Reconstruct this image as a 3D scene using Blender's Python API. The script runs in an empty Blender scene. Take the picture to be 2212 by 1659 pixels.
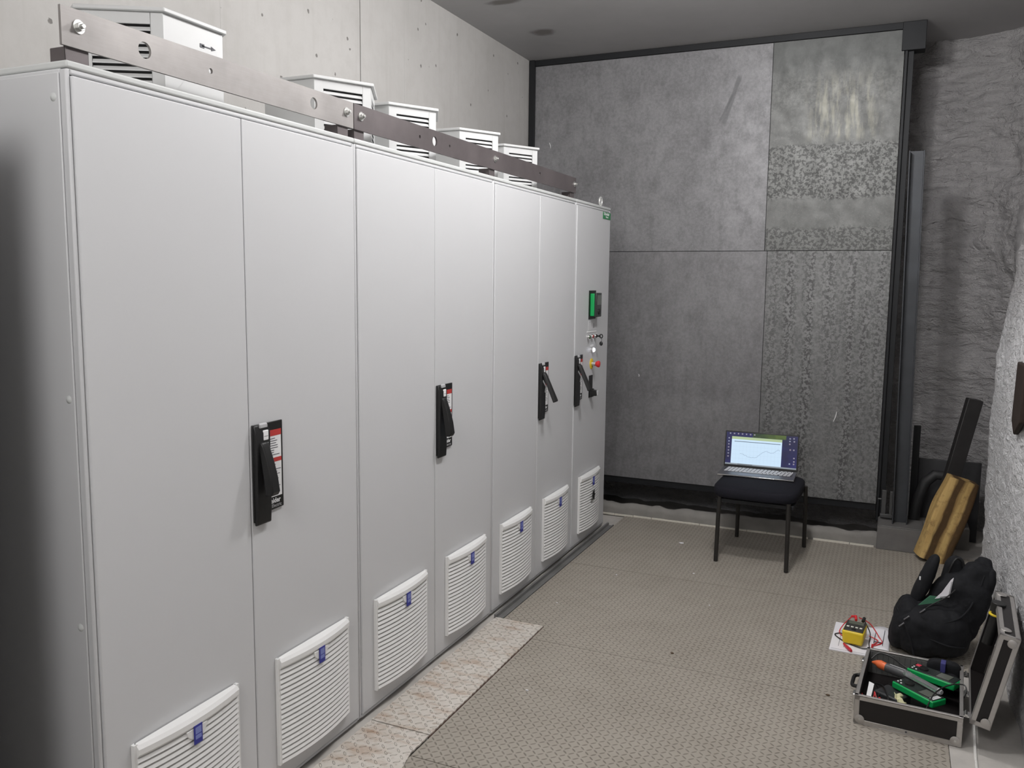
import bpy, bmesh, math, random
from math import sin, cos, pi, radians
from mathutils import Vector, Matrix, noise
random.seed(7)
S = bpy.context.scene
C = S.collection

# ------------------------------------------------------------------ camera
cam_d = bpy.data.cameras.new('camera'); cam = bpy.data.objects.new('camera', cam_d); C.objects.link(cam)
yaw, pit, rol, F = 0.4224, -0.1194, 0.0110, 1831.7
fw = Vector((-sin(yaw)*cos(pit), cos(yaw)*cos(pit), sin(pit)))
rt = Vector((cos(yaw), sin(yaw), 0)); up = rt.cross(fw)
R_ = cos(rol)*rt + sin(rol)*up; U_ = -sin(rol)*rt + cos(rol)*up
cam.matrix_world = Matrix.Translation((1.8555, -1.4895, 1.7536)) @ Matrix((R_, U_, -fw)).transposed().to_4x4()
cam_d.sensor_fit = 'HORIZONTAL'; cam_d.sensor_width = 36; cam_d.lens = 36*F/2212; cam_d.clip_start = 0.02
S.camera = cam
# ------------------------------------------------------------------ world, light, exposure
w = bpy.data.worlds.new('world'); S.world = w; w.use_nodes = True
w.node_tree.nodes['Background'].inputs[0].default_value = (0.75, 0.8, 0.9, 1)
w.node_tree.nodes['Background'].inputs[1].default_value = 0.05
S.view_settings.view_transform = 'Standard'; S.view_settings.look = 'None'
S.view_settings.gamma = 1; S.view_settings.use_curve_mapping = False
S.view_settings.exposure = 0.0
def lamp(name, loc, watt, col, rad):
    d = bpy.data.lights.new(name, 'POINT'); d.energy = watt; d.color = col; d.shadow_soft_size = rad
    o = bpy.data.objects.new(name, d); C.objects.link(o); o.location = loc; return o
lamp('ceiling_lamp', (1.15, 1.25, 3.26), 62, (1.0, 0.985, 0.985), .12)
lamp('ceiling_lamp', (1.15, 2.55, 3.26), 90, (1.0, 0.985, 0.985), .12)
lamp('entrance_lamp', (1.0, -2.0, 3.15), 110, (1.0, 0.985, 0.985), .28)

# ------------------------------------------------------------------ materials
class NT:
    def __init__(s, name):
        s.m = bpy.data.materials.new(name); s.m.use_nodes = True; s.t = s.m.node_tree; s.b = s.t.nodes['Principled BSDF']
    def n(s, typ, **kw):
        x = s.t.nodes.new(typ)
        for k, v in kw.items(): setattr(x, k, v)
        return x
    def lk(s, a, b): s.t.links.new(a, b)
    def setin(s, sock, v):
        if isinstance(v, bpy.types.NodeSocket): s.lk(v, sock)
        else: sock.default_value = v
    def obj(s, scale=None):
        c = s.n('ShaderNodeTexCoord').outputs['Object']
        if scale:
            mp = s.n('ShaderNodeMapping'); mp.inputs['Scale'].default_value = scale; s.lk(c, mp.inputs[0]); return mp.outputs[0]
        return c
    def noise(s, vec, scale, detail=4, rough=.55):
        x = s.n('ShaderNodeTexNoise'); s.lk(vec, x.inputs['Vector']); x.inputs['Scale'].default_value = scale
        x.inputs['Detail'].default_value = detail; x.inputs['Roughness'].default_value = rough; return x.outputs['Fac']
    def math(s, op, a, b=0.0, c=0.0):
        x = s.n('ShaderNodeMath', operation=op)
        s.setin(x.inputs[0], a); s.setin(x.inputs[1], b); s.setin(x.inputs[2], c); return x.outputs[0]
    def ramp(s, fac, lo, hi, a=0.0, b=1.0, interp='LINEAR'):
        x = s.n('ShaderNodeMapRange'); x.interpolation_type = interp
        s.setin(x.inputs[0], fac); x.inputs[1].default_value = lo; x.inputs[2].default_value = hi
        s.setin(x.inputs[3], a); s.setin(x.inputs[4], b); return x.outputs[0]
    def mix(s, fac, a, b):
        x = s.n('ShaderNodeMix', data_type='RGBA'); s.setin(x.inputs['Factor'], fac)
        for k, v in (('A', a), ('B', b)):
            sk = [i for i in x.inputs if i.name == k and i.type == 'RGBA'][0]
            s.setin(sk, v if isinstance(v, bpy.types.NodeSocket) else (*v, 1))
        return [o for o in x.outputs if o.type == 'RGBA'][0]
    def bump(s, h, strength, dist=.01):
        x = s.n('ShaderNodeBump'); x.inputs['Strength'].default_value = strength; x.inputs['Distance'].default_value = dist
        s.lk(h, x.inputs['Height']); s.lk(x.outputs[0], s.b.inputs['Normal'])
    def col(s, v): s.setin(s.b.inputs['Base Color'], v if isinstance(v, bpy.types.NodeSocket) else (*v, 1))
    def p(s, rough=.5, metal=0.0, spec=.5):
        s.setin(s.b.inputs['Roughness'], rough); s.setin(s.b.inputs['Metallic'], metal); s.b.inputs['Specular IOR Level'].default_value = spec; return s
_cache = {}
def flat(name, col, rough=.5, metal=0., spec=.5, var=.06, sc=30, bump=0.):
    """plain procedural material: slight noise variation of the colour"""
    if name in _cache: return _cache[name]
    N = NT(name); v = N.obj(); f = N.noise(v, sc)
    N.col(N.mix(f, tuple(c*(1-var) for c in col), tuple(min(1, c*(1+var)) for c in col))); N.p(rough, metal, spec)
    if bump: N.bump(N.noise(v, sc*6, 3), bump, .002)
    _cache[name] = N.m; return N.m
def emit(name, col, st, col2=None, sc=8):
    if name in _cache: return _cache[name]
    N = NT(name); c = (*col, 1)
    if col2:
        c = N.mix(N.ramp(N.noise(N.obj(), sc, 2), .35, .65), col, col2)
    N.setin(N.b.inputs['Emission Color'], c); N.b.inputs['Emission Strength'].default_value = st; N.col((.01, .01, .01)); N.p(.4)
    _cache[name] = N.m; return N.m

M_cab = flat('cabinet_paint', (.595, .60, .608), .42, 0, .4, .015, 3, .03)
M_trim = flat('cabinet_frame_paint', (.585, .60, .59), .4, 0, .4, .02, 4)
M_hood = flat('hood_paint', (.61, .615, .61), .4, 0, .4, .02, 5)
M_dark = flat('dark_gap', (.02, .02, .02), .8)
M_vent = flat('vent_plastic', (.80, .80, .79), .35, 0, .5, .02, 5)
M_ventback = flat('vent_filter', (.12, .12, .118), .8)
M_black = flat('black_plastic', (.012, .012, .012), .38, 0, .45, .1, 20)
M_black2 = flat('satin_black_plastic', (.012, .012, .012), .42, 0, .4, .1, 20)
M_grey = flat('grey_plastic', (.42, .42, .43), .4)
M_white = flat('white_sticker', (.82, .82, .82), .45, 0, .5, .02)
M_red = flat('red_sticker', (.50, .045, .04), .45)
M_ink = flat('printed_ink', (.08, .08, .09), .6)
M_blue = flat('blue_sticker', (.03, .035, .28), .4)
M_blue2 = flat('pale_blue_print', (.20, .24, .55), .4)
M_green = flat('logo_green', (.015, .22, .07), .4)
M_green2 = flat('device_green', (.005, .36, .09), .4)
M_chrome = flat('chrome', (.75, .75, .74), .22, 1.)
M_zinc = flat('zinc_plated_bolt', (.62, .62, .60), .35, .9)
M_yellow = flat('yellow_plastic', (.75, .55, .02), .4)
M_redp = flat('red_plastic', (.65, .03, .035), .35)
M_bar = None

def concrete_wall():
    N = NT('formwork_concrete'); v = N.obj()
    big = N.noise(v, .9, 4); fine = N.noise(v, 14, 6, .65)
    streak = N.noise(N.obj((3, 7, .7)), 2.2, 6, .6)
    c = N.mix(N.ramp(big, .3, .7), (.43, .418, .40), (.53, .518, .50))
    c = N.mix(N.math('MULTIPLY', N.ramp(streak, .52, .8), .28), c, (.33, .31, .285))
    c = N.mix(N.math('MULTIPLY', N.ramp(fine, .45, .75), .25), c, (.36, .345, .325))
    vo = N.n('ShaderNodeTexVoronoi'); N.lk(v, vo.inputs['Vector']); vo.inputs['Scale'].default_value = 8
    vc = N.n('ShaderNodeSeparateColor'); N.lk(vo.outputs['Color'], vc.inputs[0])
    wob = N.math('ADD', vo.outputs['Distance'], N.math('MULTIPLY', N.math('SUBTRACT', N.noise(v, 45, 3, .7), .5), .16))
    rad = N.math('MULTIPLY', N.ramp(vc.outputs[0], .45, 1.0, .0, .15), 1.0)      # most cells have no pit, the rest vary in size
    pit = N.ramp(N.math('SUBTRACT', wob, rad), -.02, .0, 1, 0)
    c = N.mix(N.math('MULTIPLY', pit, .8), c, (.13, .12, .11))
    N.col(c); N.p(.85)
    h = N.math('SUBTRACT', N.math('MULTIPLY', fine, .3), pit); N.bump(h, .5, .01); return N.m
M_conc = concrete_wall()
def shotcrete():
    N = NT('sprayed_concrete'); v = N.obj()
    a = N.noise(v, 26, 6, .62); b = N.noise(v, 3, 3); g = N.noise(v, 90, 3, .6)
    xn = N.n('ShaderNodeTexNoise'); mp = N.n('ShaderNodeMapping'); mp.inputs['Rotation'].default_value = (0, radians(-32), radians(20)); mp.inputs['Scale'].default_value = (.6, .6, 1.5); N.lk(v, mp.inputs[0]); N.lk(mp.outputs[0], xn.inputs['Vector'])
    xn.inputs['Scale'].default_value = 15; xn.inputs['Detail'].default_value = 6; xn.inputs['Roughness'].default_value = .6; xn.inputs['Distortion'].default_value = .8; rip = xn.outputs['Fac']
    c = N.mix(N.ramp(b, .3, .7), (.40, .39, .392), (.44, .43, .43))
    c = N.mix(N.math('MULTIPLY', N.ramp(a, .52, .72), .4), c, (.36, .35, .345))
    c = N.mix(N.math('MULTIPLY', N.ramp(g, .63, .72), .6), c, (.16, .15, .145))
    # whitewash brushed over the lower near part of the wall, worn along its upper edge
    sp = N.n('ShaderNodeSeparateXYZ'); N.lk(v, sp.inputs[0]); wob = N.math('MULTIPLY', N.math('SUBTRACT', N.noise(v, 2.5, 5, .65), .5), .9)
    e1 = N.ramp(N.math('ADD', sp.outputs[2], wob), 1.35, 1.95, 1, 0, 'SMOOTHSTEP'); e2 = N.ramp(sp.outputs[1], 4.33, 4.40, 1, 0)
    wm = N.math('MULTIPLY', N.math('MULTIPLY', e1, e2), N.ramp(g, .60, .70, .92, .25))
    c = N.mix(wm, c, (.70, .70, .71))
    N.col(c); N.p(.95, 0, .2)
    N.bump(N.math('ADD', N.math('MULTIPLY', rip, 1.6), N.math('ADD', N.math('MULTIPLY', a, .7), N.math('MULTIPLY', g, .4))), .9, .035); return N.m
M_shot = shotcrete()
def ceiling_mat():
    N = NT('ceiling_concrete'); v = N.obj(); b = N.noise(v, 1.1, 4); f = N.noise(v, 10, 4)
    c = N.mix(N.ramp(b, .3, .7), (.37, .365, .365), (.44, .435, .435)); c = N.mix(N.math('MULTIPLY', f, .25), c, (.27, .265, .26))
    # two brown damp stains
    sp = N.n('ShaderNodeSeparateXYZ'); N.lk(v, sp.inputs[0])
    st = None
    for (x, y, rx, ry) in ((-.52, 4.25, .10, .085), (-.50, 3.56, .13, .05), (-.30, 3.3, .2, .05)):
        q = N.math('ADD', N.math('POWER', N.math('DIVIDE', N.math('ABSOLUTE', N.math('SUBTRACT', sp.outputs[0], x)), rx), 2), N.math('POWER', N.math('DIVIDE', N.math('ABSOLUTE', N.math('SUBTRACT', sp.outputs[1], y)), ry), 2))
        q = N.math('ADD', q, N.math('MULTIPLY', N.math('SUBTRACT', f, .5), 1.6))
        m = N.ramp(q, .15, 1.3, .75, 0, 'SMOOTHSTEP'); st = m if st is None else N.math('MAXIMUM', st, m)
    c = N.mix(st, c, (.10, .085, .075)); N.col(c); N.p(.7); N.bump(f, .1, .01); return N.m
M_ceil = ceiling_mat()
def tread(name, a, base, base2, loz, lozfac, dirt, rust=False, hgt=.5):
    N = NT(name); v = N.obj(); sp = N.n('ShaderNodeSeparateXYZ'); N.lk(v, sp.inputs[0])
    u = N.math('DIVIDE', sp.outputs[0], a); w_ = N.math('DIVIDE', sp.outputs[1], a)
    i = N.math('FLOOR', u); j = N.math('FLOOR', w_)
    fx = N.math('SUBTRACT', N.math('SUBTRACT', u, i), .5); fy = N.math('SUBTRACT', N.math('SUBTRACT', w_, j), .5)
    par = N.math('FLOORED_MODULO', N.math('ADD', i, j), 2.0)
    sg = N.math('SUBTRACT', N.math('MULTIPLY', par, 2), 1)
    fy = N.math('MULTIPLY', fy, sg)
    pp = N.math('MULTIPLY', N.math('ADD', fx, fy), .7071/(.40 if rust else .47)); qq = N.math('MULTIPLY', N.math('SUBTRACT', fx, fy), .7071/(.125 if rust else .135))
    d = N.math('ADD', N.math('POWER', N.math('ABSOLUTE', pp), 2.2), N.math('POWER', N.math('ABSOLUTE', qq), 2))
    m = N.ramp(d, .55, 1.15, 1, 0, 'SMOOTHSTEP')
    big = N.noise(v, 1.3, 5); mid = N.noise(v, 7, 5); fine = N.noise(v, 60, 3)
    c = N.mix(N.ramp(big, .32, .68), base, base2)
    c = N.mix(N.math('MULTIPLY', N.ramp(mid, .45, .75), .35), c, dirt)
    c = N.mix(N.math('MULTIPLY', fine, .25), c, tuple(x*.7 for x in base))
    c = N.mix(N.math('MULTIPLY', m, N.ramp(mid, .3, .7, lozfac*.65, lozfac)), c, loz)
    if rust:
        # rust in smears across the plate
        r = N.noise(N.obj((2.2, 6.5, 1)), 2.1, 6, .65); c = N.mix(N.math('MULTIPLY', N.ramp(r, .50, .72), .8), c, (.30, .16, .07))
        r2 = N.noise(v, 38, 4); c = N.mix(N.math('MULTIPLY', N.ramp(r2, .60, .72), .55), c, (.20, .12, .07))
    N.col(c); N.p(.38 if rust else .62, 0., .5 if rust else .4); N.bump(N.math('ADD', m, N.math('MULTIPLY', fine, .12)), hgt, .012 if rust else .004); return N.m
M_floor = tread('painted_tread_plate', .026, (.365, .335, .288), (.315, .287, .245), (.135, .118, .097), .85, (.25, .22, .18))
M_rusty = tread('rusty_tread_plate', .034, (.66, .62, .565), (.58, .545, .495), (.50, .46, .41), .5, (.42, .35, .28), True, .9)
M_slab = flat('slab_concrete', (.47, .45, .42), .9, 0, .2, .25, 9, .3)
M_ledge = flat('ledge_concrete', (.24, .23, .215), .9, 0, .2, .3, 7, .3)
def galv(name, base, amp, spk, bands=None, stripes=False, stains=None, scr=False):
    N = NT(name); v = N.obj(); sp = N.n('ShaderNodeSeparateXYZ'); N.lk(v, sp.inputs[0])
    big = N.noise(v, 1.6, 5, .6); mid = N.noise(v, 9, 5, .6); fine = N.noise(v, 42, 4, .7)
    vo = N.n('ShaderNodeTexVoronoi'); N.lk(v, vo.inputs['Vector']); vo.inputs['Scale'].default_value = 55
    vc = N.n('ShaderNodeSeparateColor'); N.lk(vo.outputs['Color'], vc.inputs[0])
    lo = tuple(x*(1-amp) for x in base); hi = tuple(x*(1+amp) for x in base)
    c = N.mix(N.ramp(big, .3, .7), lo, hi)
    c = N.mix(N.math('MULTIPLY', N.ramp(mid, .42, .72), .45), c, tuple(x*.62 for x in base))
    c = N.mix(N.math('MULTIPLY', vc.outputs[0], .22), c, tuple(x*1.35 for x in base))
    smu = N.noise(N.obj((5, 1, 2.2)), 2.6, 6, .68); c = N.mix(N.math('MULTIPLY', N.ramp(smu, .50, .70), .55), c, tuple(x*.55 for x in base))
    gr = N.noise(v, 130, 2, .5); c = N.mix(N.math('MULTIPLY', N.ramp(gr, .62, .72), .45), c, tuple(x*1.7 for x in base))
    if bands: c = N.mix(N.math('MULTIPLY', N.ramp(N.math('ADD', sp.outputs[2], N.math('MULTIPLY', N.math('SUBTRACT', smu, .5), .5)), 3.12, 3.32), .6), c, (.085, .09, .088))
    # corroded salt-and-pepper patches
    k = spk
    if bands:
        k = None
        for (z0, z1, s) in bands:
            zz = N.math('ADD', sp.outputs[2], N.math('MULTIPLY', N.math('SUBTRACT', mid, .5), .10))
            bnd = N.math('MULTIPLY', N.math('MULTIPLY', N.ramp(zz, z0-.012, z0+.012), N.ramp(zz, z1-.012, z1+.012, 1, 0)), s)
            k = bnd if k is None else N.math('MAXIMUM', k, bnd)
    if stripes:
        ss = N.noise(N.obj((9, 1, .35)), 1.6, 3); k = N.math('MULTIPLY', N.ramp(ss, .38, .62, .25, 1), spk)
    sm = N.ramp(N.noise(v, 44, 5, .72), .47, .53)
    c = N.mix(N.math('MULTIPLY', N.math('SUBTRACT', 1.0, sm), N.math('MULTIPLY', k, .92)), c, tuple(x*.40 for x in base))
    c = N.mix(N.math('MULTIPLY', sm, N.math('MULTIPLY', k, .45)), c, tuple(x*1.4 for x in base))
    if stains:
        for (x0, x1, z0, z1, dark) in stains:
            st = N.noise(N.obj((9, 1, 1.6)), 2.2, 6, .65)
            box = N.math('MULTIPLY', N.math('MULTIPLY', N.ramp(sp.outputs[0], x0, x0+.12), N.ramp(sp.outputs[0], x1-.12, x1, 1, 0)), N.math('MULTIPLY', N.ramp(sp.outputs[2], z0, z0+.05), N.ramp(sp.outputs[2], z1-.2, z1, 1, 0)))
            c = N.mix(N.math('MULTIPLY', box, N.ramp(st, .46, .60, 0, .7)), c, (.33, .325, .27) if not dark else (.10, .10, .10))
    if scr:     # two long dark scrape marks
        for (xa, za, xb, zb_, wd) in ((.74, 3.26, .625, 2.9, .020), (.70, 3.14, .60, 2.93, .010)):
            L = math.hypot(xb-xa, zb_-za); ux, uz = (xb-xa)/L, (zb_-za)/L
            dx = N.math('SUBTRACT', sp.outputs[0], xa); dz = N.math('SUBTRACT', sp.outputs[2], za)
            al = N.math('ADD', N.math('MULTIPLY', dx, ux), N.math('MULTIPLY', dz, uz)); ac = N.math('ABSOLUTE', N.math('ADD', N.math('MULTIPLY', dx, -uz), N.math('MULTIPLY', dz, ux)))
            ac = N.math('ADD', ac, N.math('MULTIPLY', N.math('SUBTRACT', mid, .5), .03))
            mk = N.math('MULTIPLY', N.ramp(ac, wd*.6, wd, 1, 0), N.math('MULTIPLY', N.ramp(al, 0, .03), N.ramp(al, L-.03, L, 1, 0)))
            c = N.mix(N.math('MULTIPLY', mk, .6), c, (.11, .11, .115))
    N.col(c); N.setin(N.b.inputs['Metallic'], .28); N.setin(N.b.inputs['Roughness'], N.ramp(mid, .3, .7, .45, .62))
    N.bump(mid, .12, .01); return N.m
M_gTL = galv('galvanised_sheet', (.245, .243, .25), .30, .16, scr=True)
M_gBL = galv('fine_galvanised_sheet', (.225, .222, .228), .22, .14)
M_gTR = galv('banded_galvanised_sheet', (.165, .168, .162), .2, .9, bands=((2.0, 2.16, .8), (2.36, 2.74, 1.0), (3.0, 3.2, .25)), stains=((1.18, 1.72, 2.74, 3.25, False),))
M_gBR = galv('streaked_galvanised_sheet', (.20, .202, .20), .2, 1.0, stripes=True)
def bar_mat(name, base):
    N = NT(name); v = N.obj(); a = N.noise(v, 5, 5); b = N.noise(N.obj((1, 2, 40)), 6, 3)
    c = N.mix(N.ramp(a, .3, .7), tuple(x*.8 for x in base), tuple(x*1.15 for x in base)); c = N.mix(N.math('MULTIPLY', b, .2), c, (.10, .08, .075))
    N.col(c); N.p(.5, .45); return N.m
M_bar = bar_mat('mill_steel', (.30, .285, .275)); M_bar2 = bar_mat('dark_mill_steel', (.135, .118, .12))
M_post = bar_mat('galvanised_section', (.055, .062, .07)); M_steel_dk = flat('blackened_steel', (.018, .019, .021), .55, .3, .4, .2, 9)
M_alu = flat('brushed_aluminium', (.52, .50, .48), .42, .8, .5, .12, 40)
M_cloth = flat('black_nylon', (.0085, .009, .011), .8, 0, .3, .35, 60, .35)
M_cloth2 = flat('navy_black_upholstery', (.012, .012, .017), .85, 0, .2, .3, 120, .3)
M_foam = flat('grey_foam_lining', (.14, .14, .135), .9, 0, .2, .2, 40)
M_lamin = flat('black_laminate', (.012, .010, .010), .4, 0, .4, .2, 40)
M_paper = flat('paper', (.78, .77, .80), .7, 0, .3, .03)
M_orange = flat('orange_plastic', (.75, .16, .05), .4)

# ------------------------------------------------------------------ mesh helpers
class B:
    def __init__(s): s.bm = bmesh.new()
    def face(s, pts):
        return s.bm.faces.new([s.bm.verts.new(p) for p in pts])
    def hexa(s, p):        # 8 points: bottom 4 ccw, top 4 ccw
        v = [s.bm.verts.new(q) for q in p]
        for f in ((3, 2, 1, 0), (4, 5, 6, 7), (0, 1, 5, 4), (1, 2, 6, 5), (2, 3, 7, 6), (3, 0, 4, 7)): s.bm.faces.new([v[i] for i in f])
        return s
    def box(s, x0, x1, y0, y1, z0, z1):
        return s.hexa([(x0, y0, z0), (x1, y0, z0), (x1, y1, z0), (x0, y1, z0), (x0, y0, z1), (x1, y0, z1), (x1, y1, z1), (x0, y1, z1)])
    def prism(s, poly, off, fn=None):   # poly: list of 3D points (planar), off: extrusion vector
        a = [s.bm.verts.new(p) for p in poly]; b = [s.bm.verts.new(Vector(p)+Vector(off)) for p in poly]; n = len(poly)
        s.bm.faces.new(a[::-1]); s.bm.faces.new(b)
        for i in range(n): s.bm.faces.new((a[i], a[(i+1) % n], b[(i+1) % n], b[i]))
        return s
    def ringtube(s, pts, rad, seg=10, closed=False, sq=None):
        pts = [Vector(p) for p in pts]; n = len(pts); rings = []
        if not isinstance(rad, (list, tuple)): rad = [rad]*n
        ref = None
        for i, p in enumerate(pts):
            if closed: t = pts[(i+1) % n]-pts[i-1]
            else: t = pts[min(i+1, n-1)]-pts[max(i-1, 0)]
            t.normalize()
            if ref is None: ref = Vector((0, 0, 1)) if abs(t.z) < .9 else Vector((1, 0, 0))
            u = (ref - t*ref.dot(t)).normalized(); ref = u; q = t.cross(u)
            rings.append([s.bm.verts.new(p+(u*cos(2*pi*k/seg)+q*sin(2*pi*k/seg))*rad[i]) for k in range(seg)])
        for i in range(n if closed else n-1):
            a, b = rings[i], rings[(i+1) % n]
            for k in range(seg): s.bm.faces.new((a[k], a[(k+1) % seg], b[(k+1) % seg], b[k]))
        if not closed: s.bm.faces.new(rings[0][::-1]); s.bm.faces.new(rings[-1])
        return s
    def cyl(s, p0, p1, r, seg=20, r1=None): return s.ringtube([p0, p1], [r, r if r1 is None else r1], seg)
    def lathe(s, axis0, axis, prof, seg=24):    # prof: (dist along axis, radius)
        ax = Vector(axis).normalized(); s.ringtube([Vector(axis0)+ax*d for d, _ in prof], [max(r, 1e-4) for _, r in prof], seg); return s
    def grid(s, P):         # 2D list of points
        V = [[s.bm.verts.new(p) for p in row] for row in P]
        for i in range(len(V)-1):
            for j in range(len(V[0])-1): s.bm.faces.new((V[i][j], V[i+1][j], V[i+1][j+1], V[i][j+1]))
        return s
    def ellip(s, c, r, e=1.0, nu=28, nv=18, mat=None):
        def sp(x): return math.copysign(abs(x)**e, x)
        V = []
        for j in range(nv+1):
            ph = -pi/2+pi*j/nv; row = []
            for i in range(nu):
                th = 2*pi*i/nu; q = Vector((r[0]*sp(cos(ph))*sp(cos(th)), r[1]*sp(cos(ph))*sp(sin(th)), r[2]*sp(sin(ph))))
                if mat: q = mat @ q
                row.append(s.bm.verts.new(q+Vector(c)))
            V.append(row)
        for j in range(nv):
            for i in range(nu): s.bm.faces.new((V[j][i], V[j][(i+1) % nu], V[j+1][(i+1) % nu], V[j+1][i]))
        return s
    def xf(s, M): bmesh.ops.transform(s.bm, matrix=M, verts=s.bm.verts); return s
    def build(s, name, mat, parent=None, bev=0., smooth=35, seg=2, loc=None):
        bmesh.ops.remove_doubles(s.bm, verts=s.bm.verts, dist=1e-6)
        bmesh.ops.recalc_face_normals(s.bm, faces=s.bm.faces)
        me = bpy.data.meshes.new(name); s.bm.to_mesh(me); s.bm.free()
        if mat: me.materials.append(mat)
        if smooth:
            me.polygons.foreach_set('use_smooth', [True]*len(me.polygons)); me.set_sharp_from_angle(angle=radians(smooth))
        o = bpy.data.objects.new(name, me); C.objects.link(o)
        if parent: o.parent = parent
        if loc: o.location = loc
        if bev:
            m = o.modifiers.new('bevel', 'BEVEL'); m.width = bev; m.segments = seg; m.limit_method = 'ANGLE'; m.angle_limit = radians(40); m.harden_normals = False
        return o
def tag(o, label=None, cat=None, group=None, kind=None):
    if label: o['label'] = label
    if cat: o['category'] = cat
    if group: o['group'] = group
    if kind: o['kind'] = kind
    return o
def thing(name, label, cat, loc=(0, 0, 0), rz=0, group=None):
    o = bpy.data.objects.new(name, None); C.objects.link(o); o.location = loc; o.rotation_euler = (0, 0, rz); o.empty_display_size = .05
    return tag(o, label, cat, group)
def struct(o): o['kind'] = 'structure'; return o
def text(name, body, size, mat, parent, M, ext=.0004, bold=0.):
    c = bpy.data.curves.new(name, 'FONT'); c.body = body; c.size = size; c.extrude = ext; c.offset = bold; c.resolution_u = 3
    t = bpy.data.objects.new('tmp', c); C.objects.link(t)
    me = bpy.data.meshes.new_from_object(t.evaluated_get(bpy.context.evaluated_depsgraph_get())); me.name = name
    bpy.data.objects.remove(t); me.transform(M); me.materials.clear(); me.materials.append(mat)
    o = bpy.data.objects.new(name, me); C.objects.link(o); o.parent = parent; return o
def dup(root):
    r = root.copy(); C.objects.link(r)
    for ch in list(root.children):
        c = ch.copy(); C.objects.link(c); c.parent = r
        for g in ch.children:
            d = g.copy(); C.objects.link(d); d.parent = c
    return r
FX = lambda y, z, x=0: Matrix(((0, 0, 1, x), (1, 0, 0, y), (0, 1, 0, z), (0, 0, 0, 1)))   # writing on a +X face

# ------------------------------------------------------------------ setting
H = 2.27; CEIL = 3.5; YD = 4.95; XW = -.91; XR = 2.40
struct(B().box(-1.1, 3.4, -2.8, 6.2, CEIL, CEIL+.2).build('ceiling', M_ceil, smooth=0))
def wall_left():
    b = B(); ys = [-2.8, 1.51, 2.58, 3.04, 6.2]; z0, z1 = -.1, CEIL
    for k in range(4):      # shuttering boards: separate pours with open joints
        g = .004 if k == 2 else .0004
        b.box(-1.1, XW, ys[k]+(g if k else 0), ys[k+1]-(.004 if k == 1 else .0004), z0, z1)
    b.box(-1.12, XW-.02, -2.8, 6.2, z0, z1); return struct(b.build('wall_left', M_conc, smooth=0))
wall_left()
struct(B().box(-1.1, 3.4, -2.9, -2.75, -.1, CEIL).build('wall_unseen', M_conc, smooth=0))
struct(B().box(XW, .045, -.9, -.35, -.01, 2.27).build('wall_unseen', flat('dark_light_blocker', (.04, .042, .045), .7), smooth=0))  # added block, out of view: shades the side panel of the first cabinet
def wall_right():
    # sprayed tunnel wall: flat-ish lower part near, recess beyond, curved round into the far end
    def ss(a, b, x): t = max(0, min(1, (x-a)/(b-a))); return t*t*(3-2*t)
    nz = 190; P = []
    path = [(-2.75+.1*i) for i in range(46)]+[1.8+.028*i for i in range(82)]
    zs = [-.30+i*(CEIL+.32)/nz for i in range(nz+1)]
    cols = []
    for y in path: cols.append(('s', y))
    for k in range(1, 40): cols.append(('c', k/39))      # rounding
    for k in range(1, 70): cols.append(('e', k/69))
    for k in range(1, 11): cols.append(('e', 1+k/10))
    for typ, t in cols:
        row = []
        for z in zs:
            g = .22*ss(1.2, 3.0, z)
            rec = .26*(1-ss(1.3, 2.2, z))+.03
            if typ == 's':
                y = t; rr = ss(4.28, 4.42, y); x = XR+g+rec*rr; n = Vector((-1, 0, 0))
                if y > 4.0959+0: y = y
            else:
                x0 = XR+g+rec; R = .55; ye = 5.52; y0 = 4.095
                if typ == 'c':
                    a = t*pi/2; cx, cy = x0-R, ye-R
                    x = cx+R*cos(a); y = cy+R*sin(a); n = Vector((-cos(a), -sin(a), 0))
                else:
                    x = (x0-R)+(.9-(x0-R))*t if t <= 1 else .9-1.95*(t-1); y = ye+.1*min(t, 1); n = Vector((0, -1, 0))
            p = Vector((x, y, z)); q = Vector((x*1., y, z))
            amp = .012 + .020*(ss(4.2, 4.6, y)*.9+ss(1.2, 2.0, z)*.6)
            far = ss(4.2, 4.6, y)*.8+ss(1.3, 2.0, z)*.5
            u = (q.x+q.y)*.8; qq = Vector((u*9-z*5, u*7+z*16, q.x*9))
            d = amp*noise.fractal(q*4.0, 1.0, 2.0, 3)+.007*noise.fractal(q*24, .8, 2.0, 3)+.014*far*noise.fractal(qq, .9, 2.0, 3)
            row.append(p+n*d)
        P.append(row)
    b = B(); b.grid(P); return struct(b.build('wall_right', M_shot, smooth=180))
wall_right()
def floor():
    b = B(); t = -.012
    for (x0, x1, y0, y1) in ((.075, 2.14, 3.404, 4.60), (.075, 2.14, 2.2325, 3.3965), (.308, 2.14, 1.0725, 2.2285), (.308, 2.14, -2.7, 1.0685)):
        b.box(x0, x1, y0, y1, t, 0)
    b.box(.075, .3045, 2.232-.0005, 2.40, t, 0) if False else None
    b.box(2.14, 2.9, 2.75, 4.60, t, -.001)
    return struct(b.build('floor', M_floor, bev=.0015, smooth=0))
floor()
slab = struct(B().box(-1.1, 3.3, -2.8, 4.62, -.25, -.0125).box(1.83, 3.3, 4.62, 6.2, -.25, -.0125).build('floor', M_slab, smooth=0))
struct(B().box(2.142, 2.9, -2.7, 2.745, -.013, -.002).build('floor', M_slab, bev=.002, smooth=0))
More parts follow.
